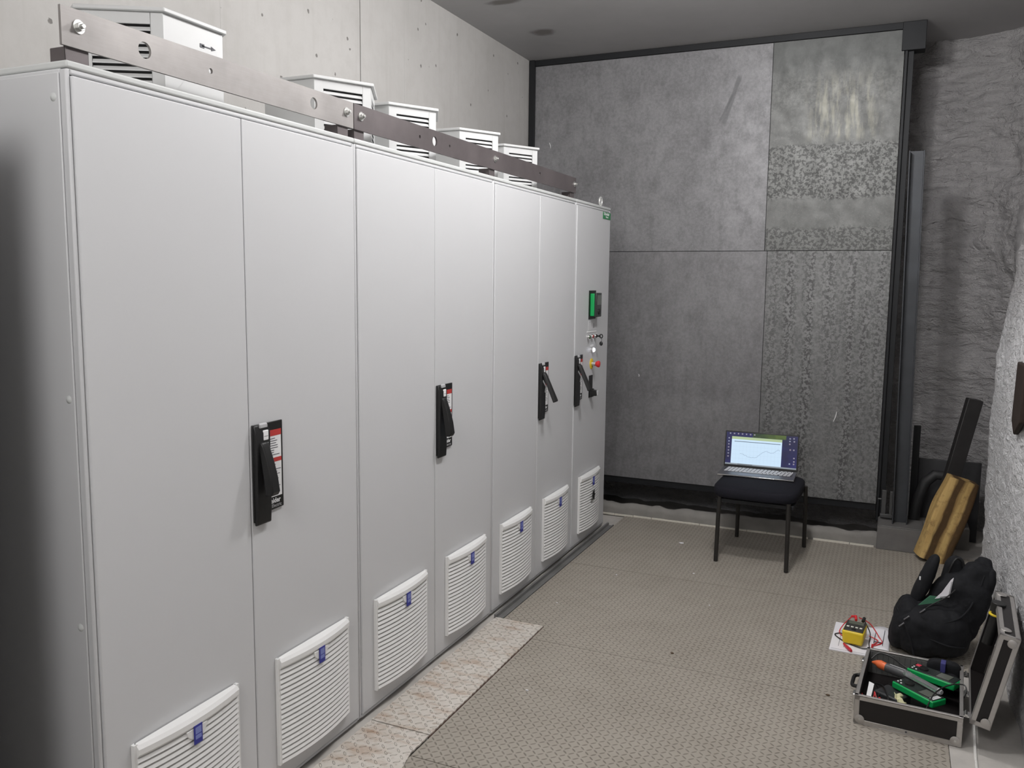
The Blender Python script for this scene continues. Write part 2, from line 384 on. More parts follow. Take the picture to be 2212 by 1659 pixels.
# concrete sill below the sliding door, with a pale strip where the plates end
def sill():
    b = B(); n = 160; P = []
    for i in range(n+1):
        x = XW+(1.83-XW)*i/n; r = [(x, 4.605, -.02)]
        for (y, z) in ((4.605, .05), (4.612, .075), (4.632, .088), (4.66, .088), (4.685, .075), (4.70, .03), (4.72, -.06), (4.9, -.12), (5.6, -.12)):
            d = .016*noise.fractal(Vector((x*7, y*9, z*5)), 1, 2, 4); r.append((x, y+d*.6, z+d))
        P.append(r)
    b.grid(P); struct(b.build('trim_1', M_ledge, smooth=60))
    N = flat('pale_mortar', (.62, .59, .52), .9, 0, .2, .15, 12)
    b = B(); x = XW
    while x < 1.80:
        l = random.uniform(.12, .5); x1 = min(1.82, x+l); b.box(x, x1-.004, 4.592, 4.61, -.005, .008+random.random()*.004); x = x1+random.choice((0, 0, .03))
    struct(b.build('trim_2', N, bev=.002, smooth=0))
sill()
struct(B().box(.018, .032, 2.4, 4.33, -.012, .012).box(.018, .070, 2.40, 4.33, -.0125, -.006).box(.060, .070, 2.4, 4.33, -.012, .001).build('trim_3', bar_mat('channel_steel', (.24, .24, .235)), bev=.001))

# sliding door of galvanised sheets
door = bpy.data.objects.new('door_1', None); C.objects.link(door); door.location = (0, YD, 0); struct(door)
door['label'] = 'tall sliding door clad in four galvanised steel sheets across the end of the room'
X0, XS, X1 = -.905, .962, 1.811; ZB, ZS, ZT = .215, 2.0, 3.455
def sheet(x0, x1, z0, z1, mat, dy=0.):
    return B().box(x0+.002, x1-.002, dy, dy+.004, z0+.002, z1-.002).build('sheet', mat, door, bev=.001, smooth=0)
tag(sheet(X0+.03, XS, ZS, ZT, M_gTL), 'plain mottled grey sheet'); tag(sheet(XS, X1, ZS, ZT, M_gTR, -.003), 'sheet with horizontal speckled bands and pale streaks')
tag(sheet(X0+.03, XS+.02, ZB, ZS, M_gBL), 'smooth fine-grained grey sheet'); tag(sheet(XS+.02, X1, ZB, ZS, M_gBR, -.003), 'heavily speckled sheet')
B().box(X0, X1-.003, .005, .06, ZB, ZT).build('core', M_steel_dk, door)
B().box(X0, X0+.045, -.03, .0, ZB-.1, CEIL-.002).box(X0, X1+.02, -.012, .05, ZT, CEIL-.001).box(X0, X1, .01, .07, ZB-.05, ZB).build('frame', M_steel_dk, door, bev=.002)
B().box(X1+.002, X1+.058, .02, .10, .10, 3.34).box(X1+.002, X1+.02, -.004, .1, .1, 3.45).build('edge_angle', M_steel_dk, door, bev=.002)
B().box(X1-.02, X1+.125, -.02, .10, 3.315, CEIL-.001).build('top_bracket', M_steel_dk, door, bev=.003)
b = B().box(X1+.035, X1+.065, -.20, -.175, .185, .365).box(X1+.085, X1+.105, -.20, -.18, .19, .36).box(X1+.03, X1+.11, -.205, -.17, .175, .20)
b.cyl((X1+.01, -.19, .30), (X1+.035, -.19, .30), .006, 10).build('bottom_clamp', flat('worn_steel', (.10, .10, .10), .5, .6), door, bev=.003)
# scratches of white paint on the sheets
def scratch(x, z, dx, dz, y=-.0045):
    b = B(); pts = [(x+dx*t+.004*sin(t*3), y, z+dz*t) for t in (0, .3, .6, 1)]; b.ringtube(pts, [.0015, .003, .003, .0015], 6); return b
b = scratch(-.735, 2.86, .012, -.045); b2 = scratch(1.515, .86, -.02, -.075)
b.build('paint_scratch', M_white, door); b2.build('paint_scratch', M_white, door); scratch(.05, 1.05, .002, -.02).build('paint_scratch', M_white, door)

# ------------------------------------------------------------------ cabinets
def vent(parent, yc, broken=False):
    wd, h, n, seg = .395, .385, 19, 12; z0 = .087
    bul = lambda y: .016+.020*(1-(y/(wd/2))**2)
    b = B(); lip = .038; pitch = (h-lip-.004)/n
    def strip(prof, y0=-wd/2, y1=wd/2, sg=seg):
        P = []
        for k in range(sg+1):
            y = y0+(y1-y0)*k/sg; P.append([(px(bul(y)) if callable(px) else px, yc+y, z0+z) for px, z in prof])
        V = [[b.bm.verts.new(p) for p in r] for r in P]; m = len(prof)
        for i in range(sg):
            for j in range(m): b.bm.faces.new((V[i][j], V[i+1][j], V[i+1][(j+1) % m], V[i][(j+1) % m]))
        b.bm.faces.new(V[0][::-1]); b.bm.faces.new(V[-1])
    zt = h
    strip([(.004, zt-lip), (lambda q: q, zt-lip), (lambda q: q+.006, zt-lip+.008), (lambda q: q+.006, zt-.014), (lambda q: q-.002, zt-.003), (.008, zt), (.004, zt)])
    for k in range(n):
        a = .004+k*pitch
        pr = [(.004, a+pitch*.80), (lambda q: q-.007, a+pitch*.80), (lambda q: q-.001, a+pitch*.70), (lambda q: q+.002, a+pitch*.12), (lambda q: q-.001, a), (.004, a+pitch*.10)]
        if broken and k in (9, 10): strip(pr, -wd/2, -.035, 6); strip(pr, .03, wd/2, 6)
        else: strip(pr)
    b.box(.001, .014, yc-wd/2-.008, yc-wd/2+.004, z0, z0+h).box(.001, .014, yc+wd/2-.004, yc+wd/2+.008, z0, z0+h)
    v = b.build('ventilation_grille', M_vent, parent, smooth=30)
    B().box(.0005, .004, yc-wd/2+.002, yc+wd/2-.002, z0+.003, z0+h-.003).build('filter_mat', M_ventback, v, smooth=0)
    # round pull tab with blue sticker
    xs = bul(0)+.006; zc = z0+h-lip-.004
    pts = [(xs-.012, yc+.040*cos(a), zc-.036*sin(a)+.004) for a in [pi*k/14 for k in range(15)]]
    B().prism(pts, (.010, 0, 0)).build('pull_tab', M_vent, v, bev=.0015)
    zs = zc+.012
    B().box(xs-.001, xs+.0016, yc-.016, yc+.016, zs-.058, zs).build('sticker', M_blue, v, smooth=0)
    B().box(xs+.001, xs+.0020, yc-.0115, yc+.0115, zs-.027, zs-.006).box(xs+.001, xs+.0020, yc-.0115, yc+.0115, zs-.043, zs-.030).build('sticker_print', M_blue2, v, smooth=0)
    if broken:
        pts = []
        for k in range(12):
            a = 2*pi*k/12; r = .035 if k % 2 == 0 else .018; pts.append((xs-.0005, yc+.9*r*cos(a), z0+.225+1.15*r*sin(a)))
        tag(B().prism(pts, (.004, 0, 0)).build('broken_tab', M_black, v), 'black broken patch in the slats')
    return v
def handle(parent, y, opened):
    zt, zb = 1.292, .992
    b = B()
    pl = [(.001, y+.002, zt-.002), (.001, y+.002, zb-.022), (.001, y+.074, zb-.022), (.001, y+.074, zb), (.001, y+.147, zb+.004), (.001, y+.147, zt-.002)]
    b.prism(pl, (.006, 0, 0))
    hd = b.build('door_handle', M_black, parent, bev=.002)
    # raised lock body with chamfered foot
    xd = .021
    b = B().prism([(.006, y+.003, zt-.004), (xd*.6, y+.003, zt-.004), (xd, y+.003, zt-.03), (xd, y+.003, zb+.02), (xd*.85, y+.003, zb-.030), (.006, y+.003, zb-.034)], (0, .068, 0)); b.build('lock_body', M_black, hd, bev=.004)
    B().prism([(xd*.6, y+.024, zt+.003), (xd*.9, y+.024, zt-.002), (xd*.95, y+.024, zt-.014), (xd*.6, y+.024, zt-.014)], (0, .036, 0)).build('top_clip', M_grey, hd, bev=.002)
    B().box(xd-.006, xd+.001, y+.036, y+.062, zt-.056, zt-.022).build('lock_button', M_white, hd, bev=.006, seg=3)
    B().box(xd-.002, xd+.0013, y+.040, y+.058, zt-.043, zt-.040).build('button_print', M_grey, hd, smooth=0)
    B().box(xd, xd+.0006, y+.038, y+.060, zt-.066, zt-.0625).build('small_print', M_grey, hd, smooth=0)
    # lever: rounded slab, wider in the middle
    L = .172; hz = zt-.060
    prof = [(0, .0, .012), (.015, .001, .018), (.06, .009, .026), (.11, .018, .030), (.158, .025, .030), (.172, .025, .022)]
    if opened: prof = [(0, .0, .012), (.012, 0, .018), (.172, 0, .020), (.182, .0, .018)]
    V = []
    b = B()
    for d, o, t in prof:
        yw = .0190+.0045*d/L
        V.append([b.bm.verts.new(q) for q in ((o, -yw, -d), (o, yw, -d), (o+t, yw*.8, -d), (o+t, -yw*.8, -d))])
    for i in range(len(V)-1):
        for j in range(4): b.bm.faces.new((V[i][j], V[i][(j+1) % 4], V[i+1][(j+1) % 4], V[i+1][j]))
    b.bm.faces.new(V[0][::-1]); b.bm.faces.new(V[-1])
    ang = radians(-24) if opened else 0
    b.xf(Matrix.Translation((xd-.005, y+.036, hz)) @ Matrix.Rotation(ang, 4, 'Y'))
    b.build('lever', M_black2, hd, bev=.004)
    if opened:
        B().ringtube([(xd-.002, y+.028, hz-.04), (xd+.018, y+.03, hz-.075), (xd+.012, y+.034, hz-.11)], .004, 8).build('latch_pin', M_grey, hd)
    # warning label, red headed, printed lines
    lx = .0075; y0, y1 = y+.078, y+.138
    lab = B().box(.0065, lx, y0, y1, zb+.045, zt-.030).build('warning_label', M_white, hd, smooth=0)
    for za, zc in ((zt-.050, zt-.030), (zt-.138, zt-.124)): B().box(.007, lx+.0006, y0, y1, za, zc).build('red_heading', M_red, lab, smooth=0)
    rnd = random.Random(3)
    for zs in ([zt-.058-.0078*k for k in range(8)], [zt-.146-.0082*k for k in range(11)]):
        b = B()
        for zz in zs: b.box(.007, lx+.0005, y0+.004, y0+.022+rnd.random()*.034, zz-.0022, zz)
        b.build('printed_lines', M_ink, lab, smooth=0)
    text('maker_writing', 'Schneider', .0235, M_white, hd, FX(y+.036, zb+.024, .0074), bold=.0004); text('maker_writing', 'Electric', .0165, M_grey, hd, FX(y+.085, zb+.009, .0074))
    return hd
def cabinet(y0, W, doors, label, hpos, opened):
    t = thing('electrical_cabinet', label, 'cabinet', (0, y0, 0), 0, 'row of tall grey electrical cabinets')
    g = .0035; D = .80
    first = y0 < .01
    b = B().box(-D, -.026, .001, W-.001, 0, H-.012)
    # front frame (posts, head and foot) showing between the doors
    b.box(-.030, -.006, .0008, .013, .006, H-.014).box(-.030, -.006, W-.013, W-.0008, .006, H-.014).box(-.03, -.006, .013, W-.013, H-.026, H-.014).box(-.03, -.006, .013, W-.013, .004, .018)
    body = b.build('body', M_cab, t, bev=.004)
    B().box(-D-.004, -.002, -.001+.002, W-.001, H-.012, H+.006).build('roof_panel', M_trim, t, bev=.005, seg=3)
    B().box(-.024, -.012, .014, W-.014, .02, H-.027).build('door_seal', M_dark, t, smooth=0)
    y = .013
    for k, dw in enumerate(doors):
        a = .014 if k == 0 else sum(doors[:k])+g/2; e = sum(doors[:k+1])-g/2 if k < len(doors)-1 else W-.014
        bb = B(); bb.box(-.016, 0, a, e, .022, H-.029)
        d = bb.build('door', M_cab, t, bev=.0035, seg=3)
        vent(t, (sum(doors[:k])+sum(doors[:k+1]))/2-(.02 if y0+a > 3.6 else 0), broken=(len(doors) == 1))
    handle(t, hpos, opened)
    if first:
        for z in (2.19, 1.445, .84, .2):
            B().lathe((-.047, -.0005, z), (0, -1, 0), ((0, .011), (.004, .0105), (.0075, .006), (.0085, .001)), 16).build('screw_cap', M_trim, t)
        B().box(-D+.02, -.052+.025, -.004, .0015, .03, H-.022).build('side_panel', M_cab, t, bev=.003)
    return t
c1 = cabinet(0, 1.2, (.6, .6), 'grey two-door cabinet at the near end of the row, its plain side panel showing', .6+.004, False)
c2 = cabinet(1.2, 1.2, (.6, .6), 'second grey two-door cabinet, brightly lit, its black handle closed', .6+.004, False)
c3 = cabinet(2.4, 1.2, (.6, .6), 'grey two-door cabinet with swung-out black handle, next to the narrow control cabinet', .6+.004, True)
c4 = cabinet(3.6, .70, (.70,), 'narrow single-door end cabinet with display, buttons and green logo tag', .005, True)
# --- controls on the end cabinet (local y = world y - 3.6)
t = c4
ds = B().box(.001, .004, .262, .402, 1.515, 1.705).build('display_mount', M_black2, t, bev=.001)
B().prism([(.004, .282, 1.535), (.034, .282, 1.535), (.034, .282, 1.685), (.004, .282, 1.685)], (0, .10, 0)).build('keypad', M_green2, ds, bev=.004)
B().box(.034, .050, .280, .386, 1.53, 1.69).build('keypad_face', flat('smoked_plastic', (.03, .034, .032), .2), ds, bev=.004)
B().box(.0495, .0515, .295, .372, 1.61, 1.675).build('keypad_screen', flat('lcd_grey', (.12, .14, .12), .2), ds, smooth=0)
B().lathe((.05, .333, 1.565), (1, 0, 0), ((0, .020), (.004, .019), (.005, .010))).build('keypad_dial', M_black2, ds)
wl = B().box(.0005, .0018, .262, .425, 1.440, 1.508).build('notice_sticker', flat('matt_white_sticker', (.66, .66, .67), .5), t, smooth=0)
B().box(.001, .0024, .355, .385, 1.452, 1.485).box(.001, .0024, .275, .335, 1.495, 1.498).build('notice_print', M_grey, wl, smooth=0)
B().box(.0005, .003, .235, .43, 1.4245, 1.436).build('name_strip', M_white, t, bev=.001)
for yy, m, nm in ((.255, flat('button_green', (.06, .10, .055), .4), 'push_button'), (.322, flat('button_red', (.30, .05, .05), .4), 'push_button'), (.39, M_black, 'key_switch')):
    o = B().lathe((0, yy, 1.398), (1, 0, 0), ((0, .015), (.012, .015), (.014, .0135), (.016, .013))).build(nm, M_chrome, t)
    B().lathe((.014, yy, 1.398), (1, 0, 0), ((0, .0115), (.006, .0115), (.007, .010))).build('button_cap' if nm != 'key_switch' else 'key_cylinder', m, o)
    if nm == 'key_switch':
        B().box(.02, .046, yy-.003, yy+.003, 1.393, 1.403).ringtube([(.05+.011*cos(a), yy, 1.398+.012*sin(a)) for a in [2*pi*k/14 for k in range(14)]], .0035, 6, True).build('key', M_black, o)
        B().ringtube([(.054, yy, 1.387), (.053, yy+.006, 1.375), (.05, yy+.008, 1.362)], .0015, 6).ellip((.048, yy+.01, 1.347), (.012, .008, .015)).build('key_fob', M_black, o)
lp = B().lathe((0, .345, 1.307), (1, 0, 0), ((0, .017), (.01, .017), (.012, .0155))).build('indicator_lamp', M_chrome, t)
B().lathe((.011, .345, 1.307), (1, 0, 0), ((0, .0145), (.006, .0135), (.012, .009), (.014, .001))).build('lamp_lens', emit('white_lamp', (.86, .88, 1.0), 6.0), lp)
B().box(.0005, .0015, .315, .38, 1.328, 1.342).build('lamp_name_strip', M_white, t, smooth=0)
es = B().lathe((0, .345, 1.212), (1, 0, 0), ((0, .036), (.003, .036), (.004, .034))).build('emergency_stop', M_yellow, t)
B().lathe((.003, .345, 1.212), (1, 0, 0), ((0, .014), (.032, .014))).build('collar', M_chrome, es)
B().lathe((.030, .345, 1.212), (1, 0, 0), ((0, .013), (.006, .017), (.016, .022), (.024, .023), (.029, .019), (.031, .008), (.0315, .001))).build('red_mushroom_head', M_redp, es)
hp = B().box(.001, .005, .298, .366, .985, 1.135).build('hasp_plate', M_black2, t, bev=.001)
B().box(.004, .024, .302, .345, .99, 1.045).prism([(.02, .305, .998), (.05, .312, .998), (.056, .318, 1.006), (.056, .318, 1.036), (.02, .305, 1.04)], (0, .022, 0)).build('rotary_handle', M_black2, hp, bev=.003)
B().box(.050, .064, .316, .330, 1.002, 1.036).build('padlock_slot', M_grey, hp, bev=.002)
lg = B().box(.0005, .003, .518, .682, 2.192, 2.238).build('logo_tag', M_green, t, bev=.001)
text('logo_writing', 'Schneider', .030, M_white, lg, FX(.530, 2.2165, .0036), bold=.0003); text('logo_writing', 'Electric', .018, M_white, lg, FX(.575, 2.200, .0036))
eb = B().lathe((-.04, .585, H+.004), (0, 0, 1), ((0, .02), (.006, .02), (.008, .012), (.016, .010))).build('lifting_eye', M_zinc, t)
B().ringtube([(-.04, .585+.026*cos(a), H+.044+.026*sin(a)) for a in [2*pi*k/28 for k in range(28)]], .0068, 12, True).build('eye_ring', flat('bright_zinc', (.80, .80, .78), .35, .5), eb)

# --- lifting rails along the front edge of the roofs
def rail(y0, y1, mat, holes, bolts, label, feet):
    zb, zt = H+.050, H+.1445; x = -.050
    t = thing('lifting_rail', label, 'steel bar', (0, y0, H+.0075), 0, 'steel bars along the cabinet tops')
    L = y1-y0; bz = -(H+.006)
    # plate with round holes: strips either side joined by square collars with circular openings
    b = B(); hs = sorted(holes); cz = (zb+zt)/2+bz; xa, xb = x-.004, x+.004; cur = 0.
    for (hy, r) in hs:
        hh = (zt-zb)/2; s = hh; a, e = hy-y0-s, hy-y0+s
        b.box(xa, xb, cur, a, zb+bz, zt+bz); cur = e
        n = 32; O = []; I = []
        for k in range(n):      # square collar round a circular opening
            an = 2*pi*k/n; dx, dz = cos(an), sin(an); m = hh/max(abs(dx), abs(dz))
            O.append((hy-y0+dx*m, cz+dz*m)); I.append((hy-y0+dx*r, cz+dz*r))
        vo = {}
        for nm, ring in (('O', O), ('I', I)):
            for xx in (xa, xb): vo[nm, xx] = [b.bm.verts.new((xx, p[0], p[1])) for p in ring]
        for k in range(n):
            j = (k+1) % n
            for xx in (xa, xb): b.bm.faces.new((vo['O', xx][k], vo['O', xx][j], vo['I', xx][j], vo['I', xx][k]))
            b.bm.faces.new((vo['I', xa][k], vo['I', xa][j], vo['I', xb][j], vo['I', xb][k]))
            if 4 <= k < 12 or 20 <= k < 28: b.bm.faces.new((vo['O', xa][k], vo['O', xa][j], vo['O', xb][j], vo['O', xb][k]))
    b.box(xa, xb, cur, L, zb+bz, zt+bz)
    b.build('bar', mat, t, smooth=30)
    for by in bolts:
        yy = by-y0; o = B().lathe((xb, yy, cz+.006), (1, 0, 0), ((0, .017), (.003, .017))).build('bolt', M_zinc, t)
        B().ringtube([(xb+.003, yy, cz+.006), (xb+.013, yy, cz+.006)], .0115, 6).cyl((xb+.013, yy, cz+.006), (xb+.02, yy, cz+.006), .006, 12).build('bolt_head', M_zinc, o, bev=.001)
    for fy, ext in feet:
        yy = fy-y0
        B().box(x-.065, xa, yy-.035, yy+.035, .0, .006).box(x-.065, x-.006, yy-.03, yy+.03, .006, .046).box(xa-.006, xa, yy-.035, yy+.035, .006, .14).build('foot_bracket', M_bar2, t, bev=.003)
    return t
rail(.027, 1.258, M_bar, ((.282, .022), (.527, .008), (1.02, .020)), (.076, 1.215), 'light grey lifting bar on top of the first two-door cabinet', ((.075, 0), (1.20, 0)))
rail(1.263, 3.70, M_bar2, ((1.75, .007), (1.88, .021), (2.018, .006), (3.10, .012)), (1.308, 2.50, 3.672), 'long dark steel lifting bar running over the second and third cabinets', ((1.305, 0), (2.48, 0), (3.655, 0)))

# --- hexagonal roof hoods
def make_hood():
    t = thing('roof_vent_hood', '', 'vent hood', (0, 0, 0), 0, 'hexagonal vent hoods on the cabinet roofs')
    s = .245; hh = .262
    hexp = lambda r, z: [(r*cos(radians(60*k)), r*sin(radians(60*k)), z) for k in range(6)]
    # body: plain walls with framed louvre openings
    b = B()
    for k in range(6):
        A = Vector(hexp(s, 0)[k]); E = Vector(hexp(s, 0)[(k+1) % 6]); d = E-A; n = Vector((d.y, -d.x, 0)).normalized(); th = -n*.006
        def q(u, v, off=0.): p = A+d*u+n*off; p.z = v*hh; return p
        plain = k in (1, 4)
        def pan(u0, u1, v0, v1): b.prism([q(u0, v0), q(u1, v0), q(u1, v1), q(u0, v1)], th)
        if plain: pan(0, 1, 0, 1)
        else:
            pan(0, .15, 0, 1); pan(.85, 1, 0, 1); pan(.15, .85, .87, 1); pan(.15, .85, 0, .06)
    body = b.build('housing', M_hood, t, bev=.0015)
    for k in (0, 2, 3, 5):
        bl = B()
        A = Vector(hexp(s, 0)[k]); E = Vector(hexp(s, 0)[(k+1) % 6]); d = E-A; n = Vector((d.y, -d.x, 0)).normalized()
        def q(u, v, off=0.): p = A+d*u+n*off; p.z = v*hh; return p
        nn = 11
        for i in range(nn):
            v0 = .06+(.81)*i/nn; v1 = v0+.81/nn*.66
            bl.prism([q(.15, v0, -.001), q(.15, v0+.012, -.001), q(.15, v1, -.008), q(.15, v1-.012, -.008)], d*.70)
        bl.build('louvre_panel', M_hood, t, smooth=0)
    B().prism(hexp(s-.028, .004), (0, 0, hh-.012)).build('inner_shroud', flat('shroud_grey', (.10, .10, .10), .7), t, smooth=0)
    B().prism(hexp(s+.014, hh), (0, 0, .013)).build('lid', M_hood, t, bev=.003)
    return t
h0 = make_hood(); hoods = [h0]+[dup(h0) for _ in range(4)]
hl = ['large nearest vent hood with arrow sticker on its plain side, above the first cabinet', 'second vent hood, behind the joint of the two steel lifting bars', 'third vent hood, behind the round hole of the dark steel bar', 'fourth vent hood, above the third two-door cabinet', 'fifth vent hood, the last of the row, closest to the sliding door']
for o, l, (x, y, r) in zip(hoods, hl, ((-.395, .605, 90+0), (-.395, 1.535, 0), (-.395, 2.075, 0), (-.395, 2.755, 0), (-.395, 3.305, 0))):
    o.location = (x, y, H+.0065); o.rotation_euler = (0, 0, radians(r)); o['label'] = l
# arrow sticker: belongs to the near hood's plain +X side (local frame rotated by 90 degrees)
yy = -.2122
ar = B().box(-.052, -.036, yy-.0016, yy-.0002, .190, .206) if False else B()
# local: plain faces lie at +-y ; hood 1 is turned so its -y face looks to +X, local +x -> world +y
xc = .035; zc = .205
ar.box(xc-.005, xc+.04, yy-.0014, yy-.0002, zc-.0018, zc+.0018).box(xc-.012, xc+.006, yy-.0014, yy-.0002, zc-.006, zc+.006)
ar.prism([(xc+.036, yy-.0002, zc-.007), (xc+.056, yy-.0002, zc), (xc+.036, yy-.0002, zc+.007)], (0, -.0012, 0)); ar.build('arrow_sticker', M_ink, h0, smooth=0)

# ------------------------------------------------------------------ rusty cover plates along the foot of the cabinets
def cover(x0, x1, y0, y1, z, label, poly=None):
    n = 40; P = poly or [(x0, y0), (x1, y0), (x1, y1), (x0, y1)]
    bb = B(); out = []
    for i in range(len(P)):
        a, e = Vector(P[i]), Vector(P[(i+1) % len(P)]); m = max(2, int((e-a).length/.012))
        nr = Vector((-(e-a).y, (e-a).x)).normalized()
        for k in range(m):
            p = a+(e-a)*k/m; j = .0016*sin(k*2.1)+random.uniform(-.0012, .0012); out.append((p.x+nr.x*j, p.y+nr.y*j, 0))
    bb.prism(out, (0, 0, .006)); o = bb.build('cover_plate', M_rusty, smooth=0, loc=(0, 0, z)); tag(o, label, 'floor plate', 'loose rusty cover plates'); return o
cover(.036, .303, 1.222, 2.385, .0, 'long rust-stained tread cover plate lying against the second cabinet')
cover(.036, .31, -.4, 1.212, .0, 'rusty tread cover plate along the foot of the first cabinet, ends in a slant', [(.036, -.4), (.36, -.4), (.345, .9), (.303, 1.08), (.303, 1.214), (.036, 1.214)])
struct(B().box(.3005, .3075, 1.21, 2.39, -.0125, .0005).build('trim_4', flat('rust_brown', (.06, .03, .02), .8), smooth=0))

# ------------------------------------------------------------------ stool and laptop
t = thing('stool', 'black upholstered stool on four steel legs, carrying the laptop', 'stool', (1.12, 4.10, 0), radians(-1))
st = (-.212, -.274), (.222, -.295), (-.19, .32), (.262, .288)
B().ellip((0.0, 0.0, .452), (.262, .30, .042), .38, 40, 16).build('seat', M_cloth2, t, smooth=60)
B().box(-.225, .235, -.26, -.235, .385, .41).box(-.225, .245, .25, .275, .385, .41).box(-.225, -.2, -.26, .27, .385, .41).box(.22, .245, -.26, .27, .385, .41).build('seat_frame', M_steel_dk, t, bev=.003)
for (x, y) in st:
    B().ringtube([(x, y, .004), (x*.985, y*.97, .30), (x*.97, y*.93, .425)], .0135, 14).build('leg', flat('black_tube', (.02, .018, .016), .45, .2), t)
t = thing('laptop', 'open silver laptop with a line chart on its screen, on the stool', 'laptop', (1.078, 4.262, .4945), radians(1.5))
w2, d2 = .243, .138
B().box(-w2, w2, -d2, d2, .0, .012).build('base', flat('laptop_grey', (.16, .16, .17), .4, .6), t, bev=.004)
B().box(-w2+.001, w2-.001, -d2-.0006, -d2+.004, .003, .011).build('front_edge', M_chrome, t, bev=.002)
B().box(-w2+.02, w2-.02, -.035, .115, .0118, .0126).build('key_deck', flat('deck_black', (.05, .05, .055), .5), t, smooth=0)
b = B()
for r in range(5):
    x = -w2+.026+r*.003
    while x < w2-.03:
        kw = .0195
        if r == 0 and -.12 < x < -.02: kw = .13
        if .128 < x < .136 or .178 < x < .182: x += .008; continue
        b.box(x, min(x+kw, w2-.022), -.030+r*.028, -.030+r*.028+.021, .0126, .0150); x += kw+.0045
b.build('keyboard', flat('key_grey', (.62, .62, .64), .4), t, bev=.001)
B().box(-.11, .03, -d2+.01, -.045, .0119, .0124).build('touchpad', flat('pad_grey', (.10, .10, .13), .3), t, smooth=0)
lidM = Matrix.Translation((0, d2-.004, .012)) @ Matrix.Rotation(radians(-9), 4, 'X')
sh = .245
lid = B().box(-w2, w2, 0, .008, 0, sh).xf(lidM).build('screen', flat('bezel_black', (.015, .015, .016), .3), t, bev=.003)
def sq(name, x0, x1, z0, z1, lay, m): return B().box(x0, x1, -.0004*lay-.0002, 0.001, z0, z1).xf(lidM).build(name, m, lid, smooth=0)
X_, Z_ = w2-.008, sh-.008
sq('desktop', -X_, X_, .014, Z_, 1, emit('desktop_blue', (.006, .007, .055), .9, (.015, .016, .13), 9))
sq('desktop_glow', -.06, .16, sh-.036, Z_, 1.3, emit('desktop_green', (.02, .05, .02), .7, (.10, .16, .03), 14))
sq('window', -.198, .135, .022, .200, 2, emit('window_white', (.62, .80, .98), .95))
sq('window_title_bar', -.198, .135, .190, .208, 2.4, emit('title_lime', (.55, .70, .40), .75))
sq('toolbar', -.18, .125, .173, .177, 2.6, emit('toolbar_grey', (.14, .20, .28), .6))
sq('taskbar', -X_, X_, .014, .0235, 2.2, emit('taskbar_grey', (.40, .46, .52), .6))
b = B(); rnd = random.Random(5)
for k in range(16): b.box(-.15+k*.0062, -.146+k*.0062, -.0012, 0, .016, .021)
b.xf(lidM).build('taskbar_icons', emit('icon_dark', (.06, .06, .06), .5), lid, smooth=0)
cur = [(-.138, .092), (-.118, .088), (-.10, .080), (-.085, .074), (-.066, .072), (-.045, .070), (-.03, .074), (-.012, .090), (.004, .103), (.02, .116), (.04, .120), (.062, .114), (.08, .113), (.10, .128), (.112, .138), (.125, .130)]
pts = []
for i in range(len(cur)-1):
    for k in range(4):
        f = k/4; pts.append((cur[i][0]*(1-f)+cur[i+1][0]*f, -.0018, cur[i][1]*(1-f)+cur[i+1][1]*f+rnd.uniform(-.003, .003)))
B().ringtube(pts, .0007, 5).xf(lidM).build('chart_line', emit('chart_ink', (.12, .20, .36), .6), lid)
b = B()
for k in range(1, 5): b.box(-.19, .128, -.0012, 0, .03+k*.028, .0304+k*.028)
for k in range(1, 14): b.box(-.19+k*.0235, -.1896+k*.0235, -.0012, 0, .03, .165)
b.xf(lidM).build('chart_grid', emit('grid_blue', (.50, .66, .84), .8), lid, smooth=0)
ic = [(-.215+k*.027, sh-.022) for k in range(7)]+[(-.222, .19-k*.021) for k in range(7)]+[(.18, .215), (.205, .217), (.18, .197), (.208, .197), (.18, .178), (.185, .14), (.208, .14), (.212, .085), (.213, .062), (.185, .045), (.212, .045)]
for (x, z) in ic: B().box(x, x+.0095, -.0012, 0, z, z+.009).xf(lidM).build('desktop_icon', emit('icon_pale', (.42, .52, .75), .55, (.50, .40, .45), 60), lid, smooth=0)

# ------------------------------------------------------------------ corner behind: post, base, timber, tube, hose
tag(B().box(0, .285, 0, .26, 0, .155).box(.004, .281, .004, .256, .1545, .162).build('post_base', flat('grey_painted_steel', (.145, .14, .135), .6, .1, .4, .25, 14), bev=.005, loc=(1.83, 4.572, 0)), 'low grey steel box on the floor, the foot of the upright channel', 'post base')
b = B(); Mx = Matrix(((1, 0, -.017, 0), (0, 1, 0, 0), (0, 0, 1, 0), (0, 0, 0, 1)))
b.box(0, .092, .04, .048, 0, 2.465).box(0, .008, -.03, .045, 0, 2.46).box(.086, .094, -.012, .045, 0, 2.46); b.xf(Mx)
tag(b.build('steel_upright', M_post, bev=.002, loc=(1.918, 4.68, .1625)), 'tall galvanised steel channel standing beside the sliding door', 'steel post')
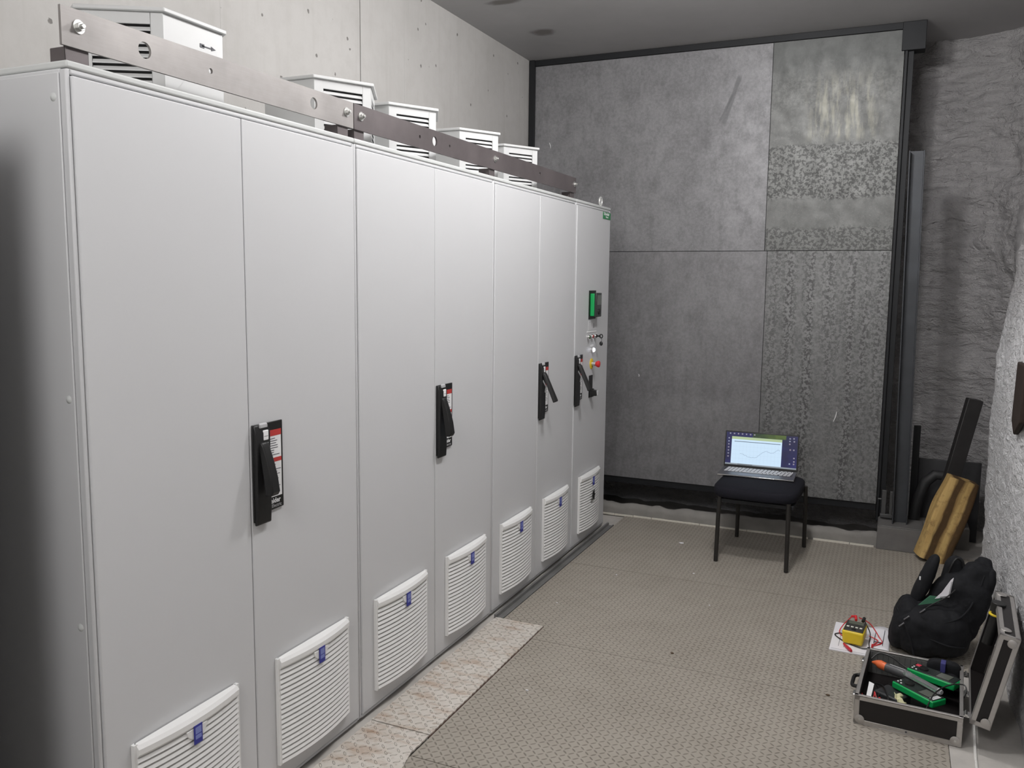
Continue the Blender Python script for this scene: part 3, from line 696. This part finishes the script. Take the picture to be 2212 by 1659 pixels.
# timber block
def timber():
    N = NT('hewn_timber'); v = N.obj(); g = N.noise(N.obj((1, 1, .08)), 40, 4, .6); sp = N.n('ShaderNodeSeparateXYZ'); N.lk(v, sp.inputs[0])
    c = N.mix(N.ramp(g, .3, .7), (.42, .27, .10), (.60, .42, .17))
    u = N.math('ADD', sp.outputs[0], N.math('MULTIPLY', N.math('SUBTRACT', N.noise(N.obj((1, 1, .25)), 9, 4), .5), .09))
    m1 = N.math('MULTIPLY', N.ramp(u, -.07, -.055), N.ramp(u, -.020, -.004, 1, 0)); m2 = N.ramp(u, .045, .06)
    c = N.mix(N.math('MULTIPLY', N.math('MAXIMUM', m1, m2), .93), c, (.055, .030, .016))
    m3 = N.math('MULTIPLY', N.ramp(u, -.018, -.008), N.ramp(u, .002, .012, 1, 0)); c = N.mix(N.math('MULTIPLY', m3, .35), c, (.12, .06, .02))
    bl = N.noise(v, 16, 5, .7); c = N.mix(N.math('MULTIPLY', N.ramp(bl, .52, .68), .55), c, (.13, .07, .03))
    N.col(c); N.p(.8, 0, .2); N.bump(g, .5, .004); return N.m
P = []
nz, nr = 26, 40
for i in range(nz+1):
    z = .555*i/nz; row = []
    for k in range(nr):
        a = 2*pi*k/nr; e = .30; cx = math.copysign(abs(cos(a))**e, cos(a)); cy = math.copysign(abs(sin(a))**e, sin(a))
        wx = .096+.012*sin(pi*(i/nz)**.9)-.008*(i/nz); p = Vector((cx*wx, cy*.070, z))
        d = .010*noise.noise(Vector((cx*2, cy*2, z*4)))+.003*noise.noise(Vector((cx*9, cy*9, z*3))); p.x += cx*d; p.y += cy*d
        if i in (0, nz): p.z += .006*noise.noise(Vector((p.x*20, p.y*20, i)))
        row.append(p)
    P.append(row)
b = B(); V = [[b.bm.verts.new(p) for p in r] for r in P]
for i in range(nz):
    for k in range(nr): b.bm.faces.new((V[i][k], V[i][(k+1) % nr], V[i+1][(k+1) % nr], V[i+1][k]))
b.bm.faces.new(V[0][::-1]); b.bm.faces.new(V[-1])
o = b.build('timber_block', timber(), smooth=50, loc=(2.158, 4.475, .008)); o.rotation_euler = (radians(0), radians(16), radians(12))
tag(o, 'rough golden-brown hewn timber block leaning on the wall behind the backpack', 'wood block')
b = B(); b.box(-.046, .046, -.03, .03, 0, 1.045)
o = b.build('square_tube', flat('grey_black_steel', (.042, .04, .04), .5, .4, .4, .3, 12), bev=.004, loc=(2.165, 4.72, .004)); o.rotation_euler = (radians(2), radians(10.6), radians(14))
tag(o, 'dark square steel tube leaning upright behind the timber block', 'steel tube')
tag(B().box(0, .40, 0, .03, 0, .56).build('steel_plate', flat('slate_steel', (.055, .055, .058), .6, .2, .4, .15), bev=.002, loc=(2.06, 5.06, -.01)), 'flat dark grey steel plate standing behind the curved hose', 'plate')
b = B().ringtube([(2.055, 4.90, .13), (2.06, 4.90, .20), (2.08, 4.90, .32), (2.115, 4.90, .42), (2.17, 4.905, .475), (2.235, 4.91, .47), (2.285, 4.92, .41), (2.31, 4.93, .31), (2.315, 4.93, .18), (2.31, 4.93, .02)], .036, 16)
tag(b.build('flexible_hose', flat('hose_black', (.02, .02, .021), .6)), 'thick black hose arching from the floor behind the timber block', 'hose')
struct(B().box(2.02, 2.4, 4.84, 5.06, -.02, .13).build('trim_5', M_ledge, bev=.004))
tag(B().box(0, .045, 0, .03, 0, .80).build('steel_strut', M_steel_dk, bev=.002, loc=(2.022, 5.0, -.01)), 'short black steel upright behind the galvanised channel', 'steel post')
# brown piece on the right wall at the frame edge
b = B().prism([(0, .12, -.12), (0, .02, -.17), (0, -.16, -.09), (0, -.16, .16), (0, .07, .16)], (-.022, 0, 0))
tag(b.build('wooden_wedge', flat('dark_brown_wood', (.028, .018, .014), .7, 0, .3, .3, 30), bev=.006, loc=(2.398, 2.895, 1.26)), 'dark brown wooden piece fixed high on the whitewashed wall above the tool case', 'wood piece')

# ------------------------------------------------------------------ papers and multimeter
t = thing('document', 'printed white sheets lying flat under the yellow multimeter', 'papers', (1.755, 2.915, 0), radians(-1.5))
P = lambda x, y, z: (x, y, z)
B().box(-.092, .092, -.185, .185, .0005, .007).build('sheets', M_paper, t, bev=.001)
b = B()
for (x, y0, y1) in ((-.055, -.13, .03), (-.03, -.135, 0.0)): b.box(x, x+.0018, y0, y1, .0068, .0074)
b.box(-.085, .08, -.172, -.170, .0068, .0074); b.build('printed_rules', M_ink, t, smooth=0)
t = thing('notebook', 'open white booklet between the multimeter and the black backpack', 'booklet', (1.885, 2.97, 0), radians(-3))
Pg = [[(-.045+.09*i/10, -.15+.30*j/6, .002+.012*sin(pi*i/10)*(.6+.4*j/6)) for j in range(7)] for i in range(11)]
o = B().grid(Pg).build('pages', M_paper, t, smooth=60); m = o.modifiers.new('thick', 'SOLIDIFY'); m.thickness = .002
b = B()
for (x, y0, y1) in ((-.028, -.09, .07), (.012, -.10, .10)): b.box(x, x+.002, y0, y1, .0125, .0150)
b.box(-.026, .01, -.075, -.068, .013, .0155); b.build('printed_rules', M_ink, t, smooth=0)
t = thing('multimeter', 'yellow multimeter with dark face and pale buttons, propped on the white papers', 'multimeter', (1.768, 2.885, .0075), radians(-8))
tilt = Matrix.Rotation(radians(7), 4, 'X')
TM = Matrix.Translation((0, 0, .012)) @ tilt
B().prism([(-.048, -.075, .004), (-.042, -.082, .0), (.042, -.082, .0), (.048, -.075, .004), (.048, -.07, .048), (-.048, -.07, .048)][::1], (0, .0, 0)) if False else None
b = B().hexa([(-.046, -.070, 0), (.046, -.070, 0), (.046, .05, 0), (-.046, .05, 0), (-.052, -.066, .066), (.052, -.066, .066), (.048, .05, .066), (-.048, .05, .066)]).xf(TM)
b.build('case', M_yellow, t, bev=.010, seg=3)
B().box(-.045, .045, -.058, .046, .065, .0695).xf(TM).build('face', flat('meter_face', (.035, .034, .03), .4), t, bev=.004)
b = B()
for k in range(4): b.box(-.036+k*.020, -.024+k*.020, -.026, -.016, .069, .072)
b.xf(TM).build('buttons', flat('pale_buttons', (.72, .72, .62), .5), t, bev=.001)
B().box(-.034, .034, .012, .040, .069, .0702).xf(TM).build('lcd', flat('lcd_green', (.10, .11, .08), .2), t, smooth=0)
B().lathe((.0, -.042, .069), (0, 0, 1), ((0, .011), (.004, .010))).xf(TM).build('dial', M_black, t)
B().ringtube([(.024, .055, .085), (.026, .075, .095), (.022, .095, .08)], .008, 10).build('black_plug', M_black, t)
B().ringtube([(-.008, .055, .085), (-.014, .08, .095), (-.035, .095, .085)], .007, 10).build('red_plug', M_redp, t)
def cat(pts, n=6):
    pts = [Vector(p) for p in pts]; out = []
    for i in range(len(pts)-1):
        a, b_, c_, d = pts[max(i-1, 0)], pts[i], pts[i+1], pts[min(i+2, len(pts)-1)]
        for k in range(n):
            f = k/n; out.append(.5*((2*b_)+(c_-a)*f+(2*a-5*b_+4*c_-d)*f*f+(3*b_-a-3*c_+d)*f**3))
    return out+[pts[-1]]
B().ringtube(cat([(-.035, .095, .085), (-.075, .10, .03), (-.085, .06, .004), (-.062, .02, .004)]), .0026, 8).ringtube(cat([(.0, .085, .09), (.05, .11, .06), (.10, .09, .006), (.12, .03, .006), (.085, -.03, .006), (.10, .045, .006), (.055, .07, .012)]), .0026, 8).build('red_lead', M_redp, t)
B().ringtube(cat([(.022, .095, .08), (.055, .09, .02), (.066, .0, .004), (.075, -.06, .004), (.05, -.085, .004), (-.02, -.06, .004), (-.07, -.02, .004), (-.098, .02, .004), (-.075, .05, .004), (-.045, .03, .006)]), .0026, 8).build('black_lead', M_black, t)
pr = B().ringtube([(-.035, -.085, .007), (-.018, -.112, .008), (.005, -.145, .009), (.012, -.155, .008)], [.005, .007, .008, .006], 10).build('red_probe', flat('probe_red', (.55, .02, .04), .4), t)
B().ringtube([(.085, -.02, .008), (.088, -.05, .007)], .0045, 8).build('small_red_probe', M_redp, t)

# ------------------------------------------------------------------ flight case with lid
rz = radians(-3.6)
fc = thing('flight_case', 'open black tool case with aluminium edges, its lid leaning on the whitewashed wall', 'tool case', (1.8005, 2.045, 0), rz)
cw, cd, ch, tt = .382, .505, .118, .008
b = B().box(0, cw, 0, tt, .002, ch-.004).box(0, cw, cd-tt, cd, .002, ch-.004).box(0, tt, 0, cd, .002, ch-.004).box(cw-tt, cw, 0, cd, .002, ch-.004).box(0, cw, 0, cd, .002, .010)
b.build('body', M_lamin, fc, smooth=0)
def frame_edges(x0, x1, y0, y1, z0, z1, e=.017, o=.0025, top=True, skip=()):
    b = B()
    for x in (x0, x1):
        for y in (y0, y1):
            sx = 1 if x == x0 else -1; sy = 1 if y == y0 else -1
            b.box(min(x-sx*o, x+sx*e), max(x-sx*o, x+sx*e), min(y-sy*o, y), max(y-sy*o, y), z0-o, z1); b.box(min(x-sx*o, x), max(x-sx*o, x), min(y-sy*o, y+sy*e), max(y-sy*o, y+sy*e), z0-o, z1)
    for z, sz in ((z0, 1), (z1, -1)):
        for y, sy in ((y0, 1), (y1, -1)):
            b.box(x0-o, x1+o, min(y-sy*o, y), max(y-sy*o, y), min(z-sz*o, z+sz*e), max(z-sz*o, z+sz*e))
            if sz == 1 or not top: b.box(x0-o, x1+o, min(y-sy*o, y+sy*e), max(y-sy*o, y+sy*e), min(z-sz*o, z), max(z-sz*o, z))
        for x, sx in ((x0, 1), (x1, -1)):
            b.box(min(x-sx*o, x), max(x-sx*o, x), y0-o, y1+o, min(z-sz*o, z+sz*e), max(z-sz*o, z+sz*e))
            if sz == 1 or not top: b.box(min(x-sx*o, x+sx*e), max(x-sx*o, x+sx*e), y0-o, y1+o, min(z-sz*o, z), max(z-sz*o, z))
    if top:   # rim rail
        for y, sy in ((y0, 1), (y1, -1)): b.box(x0-o, x1+o, min(y-sy*o, y+sy*.011), max(y-sy*o, y+sy*.011), z1-.004, z1+.003)
        for x, sx in ((x0, 1), (x1, -1)): b.box(min(x-sx*o, x+sx*.011), max(x-sx*o, x+sx*.011), y0-o, y1+o, z1-.004, z1+.003)
    return b
frame_edges(0, cw, 0, cd, .0025, ch).build('edge_trim', M_alu, fc, bev=.0012)
for (x, s) in ((.012, 1), (cw-.012, -1)):
    o = B().lathe((x+s*.008, -.0028, .022), (0, -1, 0), ((0, .018), (.002, .0175), (.004, .012), (.0045, .002))).build('corner_plate', M_alu, fc)
    B().lathe((x+s*.008, -.0068, .022), (0, -1, 0), ((0, .004), (.002, .0035))).build('rivet', M_zinc, o)
B().lathe((cw*.5, -.0028, .011), (0, -1, 0), ((0, .004), (.002, .003))).build('screw', M_ink, fc)
B().box(tt, cw-tt-.13, cd-tt-.006, cd-tt, .012, ch-.006).build('foam_lining', M_foam, fc, smooth=0)
b = B()
for k in range(11): b.box(.02+k*.0225, .0212+k*.0225, cd-tt-.0068, cd-tt-.005, .014, ch-.008)
b.build('lining_slits', M_dark, fc, smooth=0)
B().box(-.016, -.003, .045, .085, .055, .10).box(-.012, -.003, .05, .08, .025, .06).build('latch', M_chrome, fc, bev=.004)
B().box(-.016, -.003, .40, .44, .055, .10).build('latch', M_chrome, fc, bev=.004)
B().ringtube(cat([(-.004, .19, .07), (-.030, .20, .066), (-.034, .25, .064), (-.030, .30, .066), (-.004, .31, .07)]), .008, 10).build('carry_handle', M_black, fc)
# lid: hinged along the right edge, standing just past upright
la = radians(11.5); lw, lt = .375, .066
LM = Matrix.Translation((cw+.026, .0, ch-.010)) @ Matrix.Rotation(la, 4, 'Y')      # local: x = thickness (outwards), z = up the lid
b = B().box(lt-.006, lt, 0, cd, 0, lw).box(0, lt, 0, tt, 0, lw).box(0, lt, cd-tt, cd, 0, lw).box(0, lt, 0, cd, 0, tt).box(0, lt, 0, cd, lw-tt, lw)
lid = b.xf(LM).build('lid', M_lamin, fc, smooth=0)
frame_edges(0, lt, 0, cd, 0, lw, .015, .0025, False).xf(LM).build('lid_trim', M_alu, lid, bev=.0012)
for (yy, zz, ax) in ((-.003, .022, (0, -1, 0)), (-.003, lw-.022, (0, -1, 0))):
    B().lathe((lt-.020, yy, zz), ax, ((0, .017), (.002, .0165), (.004, .011), (.0045, .002))).xf(LM).build('lid_corner_plate', M_alu, lid)
for yy in (.06, cd-.03):
    B().lathe((.020, yy, lw+.0028), (0, 0, 1), ((0, .020), (.002, .019), (.004, .011), (.0045, .002))).xf(LM).build('lid_corner_plate', M_alu, lid)
for yy in (.06, .25, .44): B().ringtube([(cw+.012, yy-.02, ch-.006), (cw+.012, yy+.02, ch-.006)], .006, 10).box(cw, cw+.024, yy-.02, yy+.02, ch-.012, ch-.006).build('hinge', M_chrome, fc)
B().box(lt-.0062, lt-.0061, 0, 0, 0, 0) if False else None
B().box(lt-.010, lt-.006, .012, cd-.012, .012, lw-.012).xf(LM).build('tool_panel', flat('tool_panel_black', (.010, .010, .011), .6), lid, smooth=0)
# tools strapped in the lid
def lidtool(name, label, cat_, parts):
    tr = thing(name, label, cat_, (0, 0, 0), 0, 'tools clipped inside the case lid'); tr.location = fc.location; tr.rotation_euler = fc.rotation_euler
    for n_, bb, m in parts: bb.xf(LM).build(n_, m, tr, bev=.002)
lidtool('torch', 'black torch with yellow band clipped in the case lid, near its top', 'torch', [('barrel', B().cyl((.010, .34, .20), (.010, .335, .35), .021, 16), M_black), ('head', B().cyl((.006, .335, .345), (.004, .334, .385), .026, 16, .028), M_black), ('yellow_band', B().cyl((.0075, .335, .328), (.007, .335, .336), .0275, 16), M_yellow)])
lidtool('pliers', 'black-handled pliers clipped in the lid beneath the torch', 'pliers', [('handles', B().ringtube([(.03, .22, .12), (.03, .215, .20), (.03, .20, .25)], .010, 10).ringtube([(.03, .17, .12), (.03, .18, .20), (.03, .20, .25)], .010, 10), M_black), ('jaws', B().ringtube([(.03, .20, .25), (.03, .20, .30)], [.012, .004], 8), M_chrome)])
lidtool('screwdriver', 'small chrome screwdriver clipped low in the case lid', 'screwdriver', [('handle', B().cyl((.035, .27, .10), (.035, .27, .18), .011, 12), M_black2), ('shaft', B().cyl((.035, .27, .18), (.035, .27, .27), .003, 8), M_chrome)])
lidtool('spanner', 'short chrome spanner clipped at the front of the case lid', 'spanner', [('handle', B().box(.034, .040, .12, .132, .10, .25), M_chrome), ('jaw', B().lathe((.033, .126, .262), (1, 0, 0), ((0, .015), (.008, .015)), 14), M_chrome)])

# --- contents of the case: placed in case coordinates
def incase(name, label, cat_, x, y, z, r=0., group=None):
    M = Matrix.Translation(fc.location) @ Matrix.Rotation(rz, 4, 'Z') @ Vector((x, y, z)); return thing(name, label, cat_, M, rz+radians(r), group)
def meter(label, x, y, z, r, tilt, print_=False):
    t = incase('insulation_tester', label, 'meter', x, y, z, r, 'green-edged meters in the case')
    T = Matrix.Rotation(radians(tilt), 4, 'X')
    B().box(-.100, .100, -.040, .040, 0, .028).xf(T).build('case', M_green2, t, bev=.005)
    f = B().box(-.095, .095, -.035, .035, .027, .031).xf(T).build('face', flat('meter_dark_face', (.022, .028, .026), .22), t, bev=.002)
    B().box(.018, .070, -.025, .025, .0305, .0325).xf(T).build('lcd', flat('meter_lcd', (.12, .13, .11), .15), f, smooth=0)
    B().lathe((-.045, 0, .031), (0, 0, 1), ((0, .019), (.006, .018), (.007, .012))).xf(T).build('dial', M_black, f)
    if not print_: B().box(-.086, -.066, .008, .028, .0305, .034).xf(T).build('test_button', flat('test_red', (.6, .04, .07), .4), f, bev=.002)
    b = B()
    for (px, py) in ((-.084, -.022), (-.084, -.006), (-.066, -.025)): b.lathe((px, py, .031), (0, 0, 1), ((0, .004), (.002, .0035)), 10)
    b.xf(T).build('small_buttons', M_white, f)
    if print_: B().box(.073, .092, -.026, .020, .0305, .0318).xf(T).build('name_plate', M_white, f, smooth=0)
    return t
meter('green-edged meter lying by the dark soft bag at the back of the case', .275, .360, .092, -24, 0)
meter('green-edged meter lying across the middle of the case beneath the clear tube', .222, .215, .072, -38, 0, True)
t = incase('soldering_iron', 'grey tool with bright orange cap, lying along the back of the case', 'hand tool', .06, .385, .100, -24)
B().ringtube([(-.035, 0, 0), (-.015, 0, .004), (0, 0, .003), (.03, 0, 0)], [.004, .012, .019, .018], 16).build('cap', M_orange, t)
B().ringtube([(.03, 0, 0), (.08, 0, 0), (.13, 0, 0), (.15, 0, -.002)], [.019, .020, .019, .013], 16).build('handle', flat('tool_grey', (.075, .075, .078), .4), t)
B().box(.045, .115, -.003, .003, .0196, .0207).build('print_strip', M_grey, t, smooth=0)
t = incase('plastic_tube', 'clear plastic tube lying beside the grey orange-capped tool', 'tube', .165, .305, .122, -40)
gm = NT('clear_plastic'); gm.col((.75, .78, .78)); gm.p(.08, 0, .5); gm.b.inputs['Transmission Weight'].default_value = .85; gm.b.inputs['IOR'].default_value = 1.35
B().ringtube([(0, 0, 0), (.17, 0, -.002)], .0125, 16).build('barrel', gm.m, t)
B().ringtube([(.17, 0, -.002), (.185, 0, -.002)], [.0135, .009], 16).build('end_cap', M_grey, t)
t = incase('zip_pouch', 'flat dark blue fabric pouch in the front corner of the case by the hinge', 'pouch', .285, .075, .0105, 2)
B().ellip((0, 0, .030), (.088, .055, .030), .4).build('fabric', flat('navy_fabric', (.022, .028, .05), .9, 0, .2, .3, 80, .3), t); B().box(-.08, .08, -.002, .002, .058, .0615).build('zip', M_black, t)
t = incase('cable_bag', 'dark soft bag hanging over the back edge of the case', 'bag', .31, .462, .05, -3)
b = B().ellip((0, 0, .045), (.068, .024, .052), .55); b.ellip((.0, -.03, .02), (.06, .03, .035), .6); b.build('bag', M_cloth, t); B().box(-.012, .008, -.045, .0, .058, .0985).build('blue_strap', flat('violet_strap', (.05, .05, .20), .7), t, bev=.002)
t = incase('black_adapter', 'flat dark grey box lying in the case beside the crumpled cream paper', 'adapter', .125, .215, .0105, -28)
B().box(-.055, .055, -.05, .05, 0, .055).build('housing', flat('adapter_grey', (.032, .034, .036), .5), t, bev=.006); B().box(-.04, .04, -.035, .035, .0545, .056).build('cover', flat('adapter_cover', (.026, .028, .03), .4), t, smooth=0)
o = B().prism([(0, 0, 0), (.016, -.002, 0), (.030, .085, .088), (.010, .09, .092)], (.0, .0016, 0)).build('card_tag', M_white); tag(o, 'white card strip standing in the front corner of the case by the latch', 'card')
o.location = Matrix.Translation(fc.location) @ Matrix.Rotation(rz, 4, 'Z') @ Vector((.026, .075, .02)); o.rotation_euler = (0, 0, rz)
def lead(label, pts, r, m, name='test_lead'):
    o = B().ringtube(cat(pts), r, 8).build(name, m); o.location = fc.location; o.rotation_euler = (0, 0, rz); return tag(o, label, 'cable')
lead('black cable coiled around the red test probe in the case', [(.05, .30, .05), (.09, .22, .078), (.115, .12, .07), (.11, .06, .05), (.08, .03, .035), (.07, .10, .05), (.075, .2, .06), (.06, .28, .05)], .0035, M_black)
lead('thin black cable looping along the foam lining of the case', [(.02, .46, .09), (.05, .485, .112), (.10, .475, .11), (.15, .43, .10), (.2, .40, .09)], .0025, M_black)
lead('thin black lead arching over the hinged edge of the case', [(.25, .10, .06), (.28, .16, .12), (.33, .22, .142), (.385, .235, .150), (.392, .20, .130), (.372, .19, .09)], .0028, M_black)
lead('thin red lead wound round the white card in the case', [(.015, .11, .08), (.03, .09, .062), (.06, .10, .078), (.062, .13, .088), (.075, .09, .06), (.07, .06, .04)], .0022, M_redp)
o = B().ringtube([(.082, .11, .075), (.088, .07, .062), (.096, .035, .045)], [.005, .006, .003], 10).build('test_probe', M_redp); o.location = fc.location; o.rotation_euler = (0, 0, rz); tag(o, 'red test probe among black cables beside the white card', 'probe')
b = B(); rnd = random.Random(2); Pq = [[(.012*i+rnd.uniform(-.004, .004), .011*j+rnd.uniform(-.003, .003), rnd.uniform(0, .02)) for j in range(6)] for i in range(4)]
o = b.grid(Pq).build('crumpled_wrapper', flat('cream_paper', (.62, .60, .36), .6), smooth=20); o.location = Matrix.Translation(fc.location) @ Matrix.Rotation(rz, 4, 'Z') @ Vector((.150, .105, .062)); o.rotation_euler = (.5, .3, .6)
m = o.modifiers.new('thick', 'SOLIDIFY'); m.thickness = .0012; tag(o, 'small crumpled cream paper in the middle of the case', 'paper')

# ------------------------------------------------------------------ backpack
bp = thing('backpack', 'open black backpack slumped on the floor behind the tool case', 'backpack', (2.13, 2.95, 0), 0)
def soft(b, name, mat, parent, vox=.010, amp=.006, sc=11):
    bmesh.ops.recalc_face_normals(b.bm, faces=b.bm.faces); o = b.build(name, mat, parent, smooth=180)
    r = o.modifiers.new('remesh', 'REMESH'); r.mode = 'VOXEL'; r.voxel_size = vox; r.use_smooth_shade = True
    sm = o.modifiers.new('smooth', 'SMOOTH'); sm.iterations = 6; sm.factor = .6
    tx = bpy.data.textures.new(name+'_folds', 'CLOUDS'); tx.noise_scale = 1/sc; tx.noise_depth = 4
    d = o.modifiers.new('folds', 'DISPLACE'); d.texture = tx; d.strength = amp*5; d.mid_level = .5
    return o
RY = lambda a: Matrix.Rotation(radians(a), 4, 'Y'); RX = lambda a: Matrix.Rotation(radians(a), 4, 'X'); RZ = lambda a: Matrix.Rotation(radians(a), 4, 'Z')
b = B()
b.ellip((-.03, -.02, .125), (.165, .15, .125), .6, mat=RY(-8))
b.ellip((.07, .05, .20), (.13, .10, .19), .65, mat=RY(22))
b.ellip((.13, .06, .30), (.085, .06, .155), .7, mat=RY(20))
body = soft(b, 'main_bag', M_cloth, bp)
b = B(); b.ellip((-.145, -.02, .13), (.055, .12, .125), .65, mat=RY(14)); soft(b, 'front_pocket', M_cloth, bp, .010, .005)
b = B(); b.ellip((-.068, .03, .33), (.032, .055, .15), .75, mat=RY(19)); fl = soft(b, 'flap', M_cloth, bp, .009, .003)
B().box(-.093, -.086, -.012, -.006, .345, .362).xf(Matrix.Identity(4)).build('flap_mark', M_white, fl, bev=.001)
b = B(); b.ellip((.055, .10, .30), (.055, .04, .155), .7, mat=RY(4)); soft(b, 'back_panel', M_cloth, bp, .010, .004)
b = B(); b.ellip((.165, .10, .36), (.042, .045, .105), .6, mat=RY(18)); b.ellip((.20, .05, .33), (.028, .04, .10), .6, mat=RY(10)); soft(b, 'shoulder_strap', M_cloth, bp, .009, .006)
B().ringtube(cat([(-.085, -.135, .225), (-.04, -.12, .265), (.02, -.10, .305), (.06, -.085, .345)]), .003, 8).build('zip', M_black2, bp)
for (x, y, z) in ((-.085, -.15, .232), (-.15, -.145, .185), (-.17, -.15, .150)):
    B().ringtube([(x, y, z), (x+.010, y-.008, z+.012), (x+.02, y-.006, z+.022)], .0035, 8).build('zip_pull', flat('zip_metal', (.30, .30, .31), .35, .8), bp)
for pts in ([(-.185, -.06, .21), (-.150, -.14, .17), (-.12, -.165, .10), (-.10, -.175, .03)], [(-.10, -.12, .21), (.0, -.155, .20), (.09, -.12, .23), (.15, -.03, .30), (.185, .02, .40)], [(-.06, -.16, .12), (.04, -.175, .10), (.11, -.14, .09)]):
    B().ringtube(cat(pts), .0045, 8).build('piping', M_cloth, bp)
B().ringtube(cat([(.02, .055, .30), (.04, .05, .40), (.065, .06, .452), (.095, .07, .43), (.11, .06, .36)]), .006, 8).build('panel_binding', M_black2, bp)
t = thing('brochure', 'folded white printed paper sticking out of the open backpack', 'paper', (2.135, 2.865, .29), radians(10))
B().prism([(-.03, 0, 0), (.035, .01, .01), (.052, .03, .10), (.04, .028, .088), (.0, .01, .03)], (.0, -.002, .0)).build('sheet', M_paper, t)
B().prism([(.028, .006, .014), (.034, .009, .014), (.046, .026, .082), (.042, .025, .08)], (0, -.004, 0)).prism([(-.01, .002, .006), (.024, .008, .012), (.024, .008, .017), (-.006, .002, .012)], (0, -.004, 0)).build('print', M_grey, t)
o = B().prism([(-.06, -.01, -.02), (.03, 0, .0), (.04, .01, .025), (-.01, .005, .028)], (0, .004, 0)).build('green_card', flat('dull_green', (.03, .13, .07), .6), loc=(2.095, 2.858, .272), bev=.001); o.rotation_euler = (0, 0, radians(6)); tag(o, 'small green card in the mouth of the black backpack', 'card')

# ------------------------------------------------------------------ cord and litter
pts = [(2.26, 2.42, .003), (2.245, 2.25, .003), (2.236, 2.1, .003), (2.228, 1.95, .003), (2.225, 1.80, .003)]
tag(B().ringtube(cat(pts), .0055, 8).build('cord', flat('white_cord', (.66, .65, .62), .8, 0, .3, .2, 120)), 'white cord lying on the concrete below the case lid', 'cord')
def scrap(x, y, r, label, grp=None, m=M_paper, nm='paper_scrap'):
    b = B(); n = 7; rnd = random.Random(int(x*1000)); V = [(r*(.5+rnd.random()*.7)*cos(2*pi*k/n)*1.5, r*(.5+rnd.random()*.7)*sin(2*pi*k/n), 0) for k in range(n)]
    b.prism(V, (0, 0, .004)); tag(b.build(nm, m, loc=(x, y, .001), bev=.001), label, 'litter', grp)
scrap(.62, 4.10, .016, 'white paper scrap on the floor left of the stool')
for (x, y) in ((.83, 3.53), (.41, 3.30), (1.02, 3.05), (.25, 2.72), (.50, 1.72)): scrap(x, y, .005, 'tiny white crumb lying loose on the tread plate floor', 'crumbs on the floor', M_paper, 'crumb')
for (x, y) in ((.98, 2.36), (1.69, 2.24)): scrap(x, y, .007, 'small brown flake of rust on the floor seam', 'rust flakes on the floor', flat('rust_flake', (.09, .055, .03), .9), 'rust_flake')
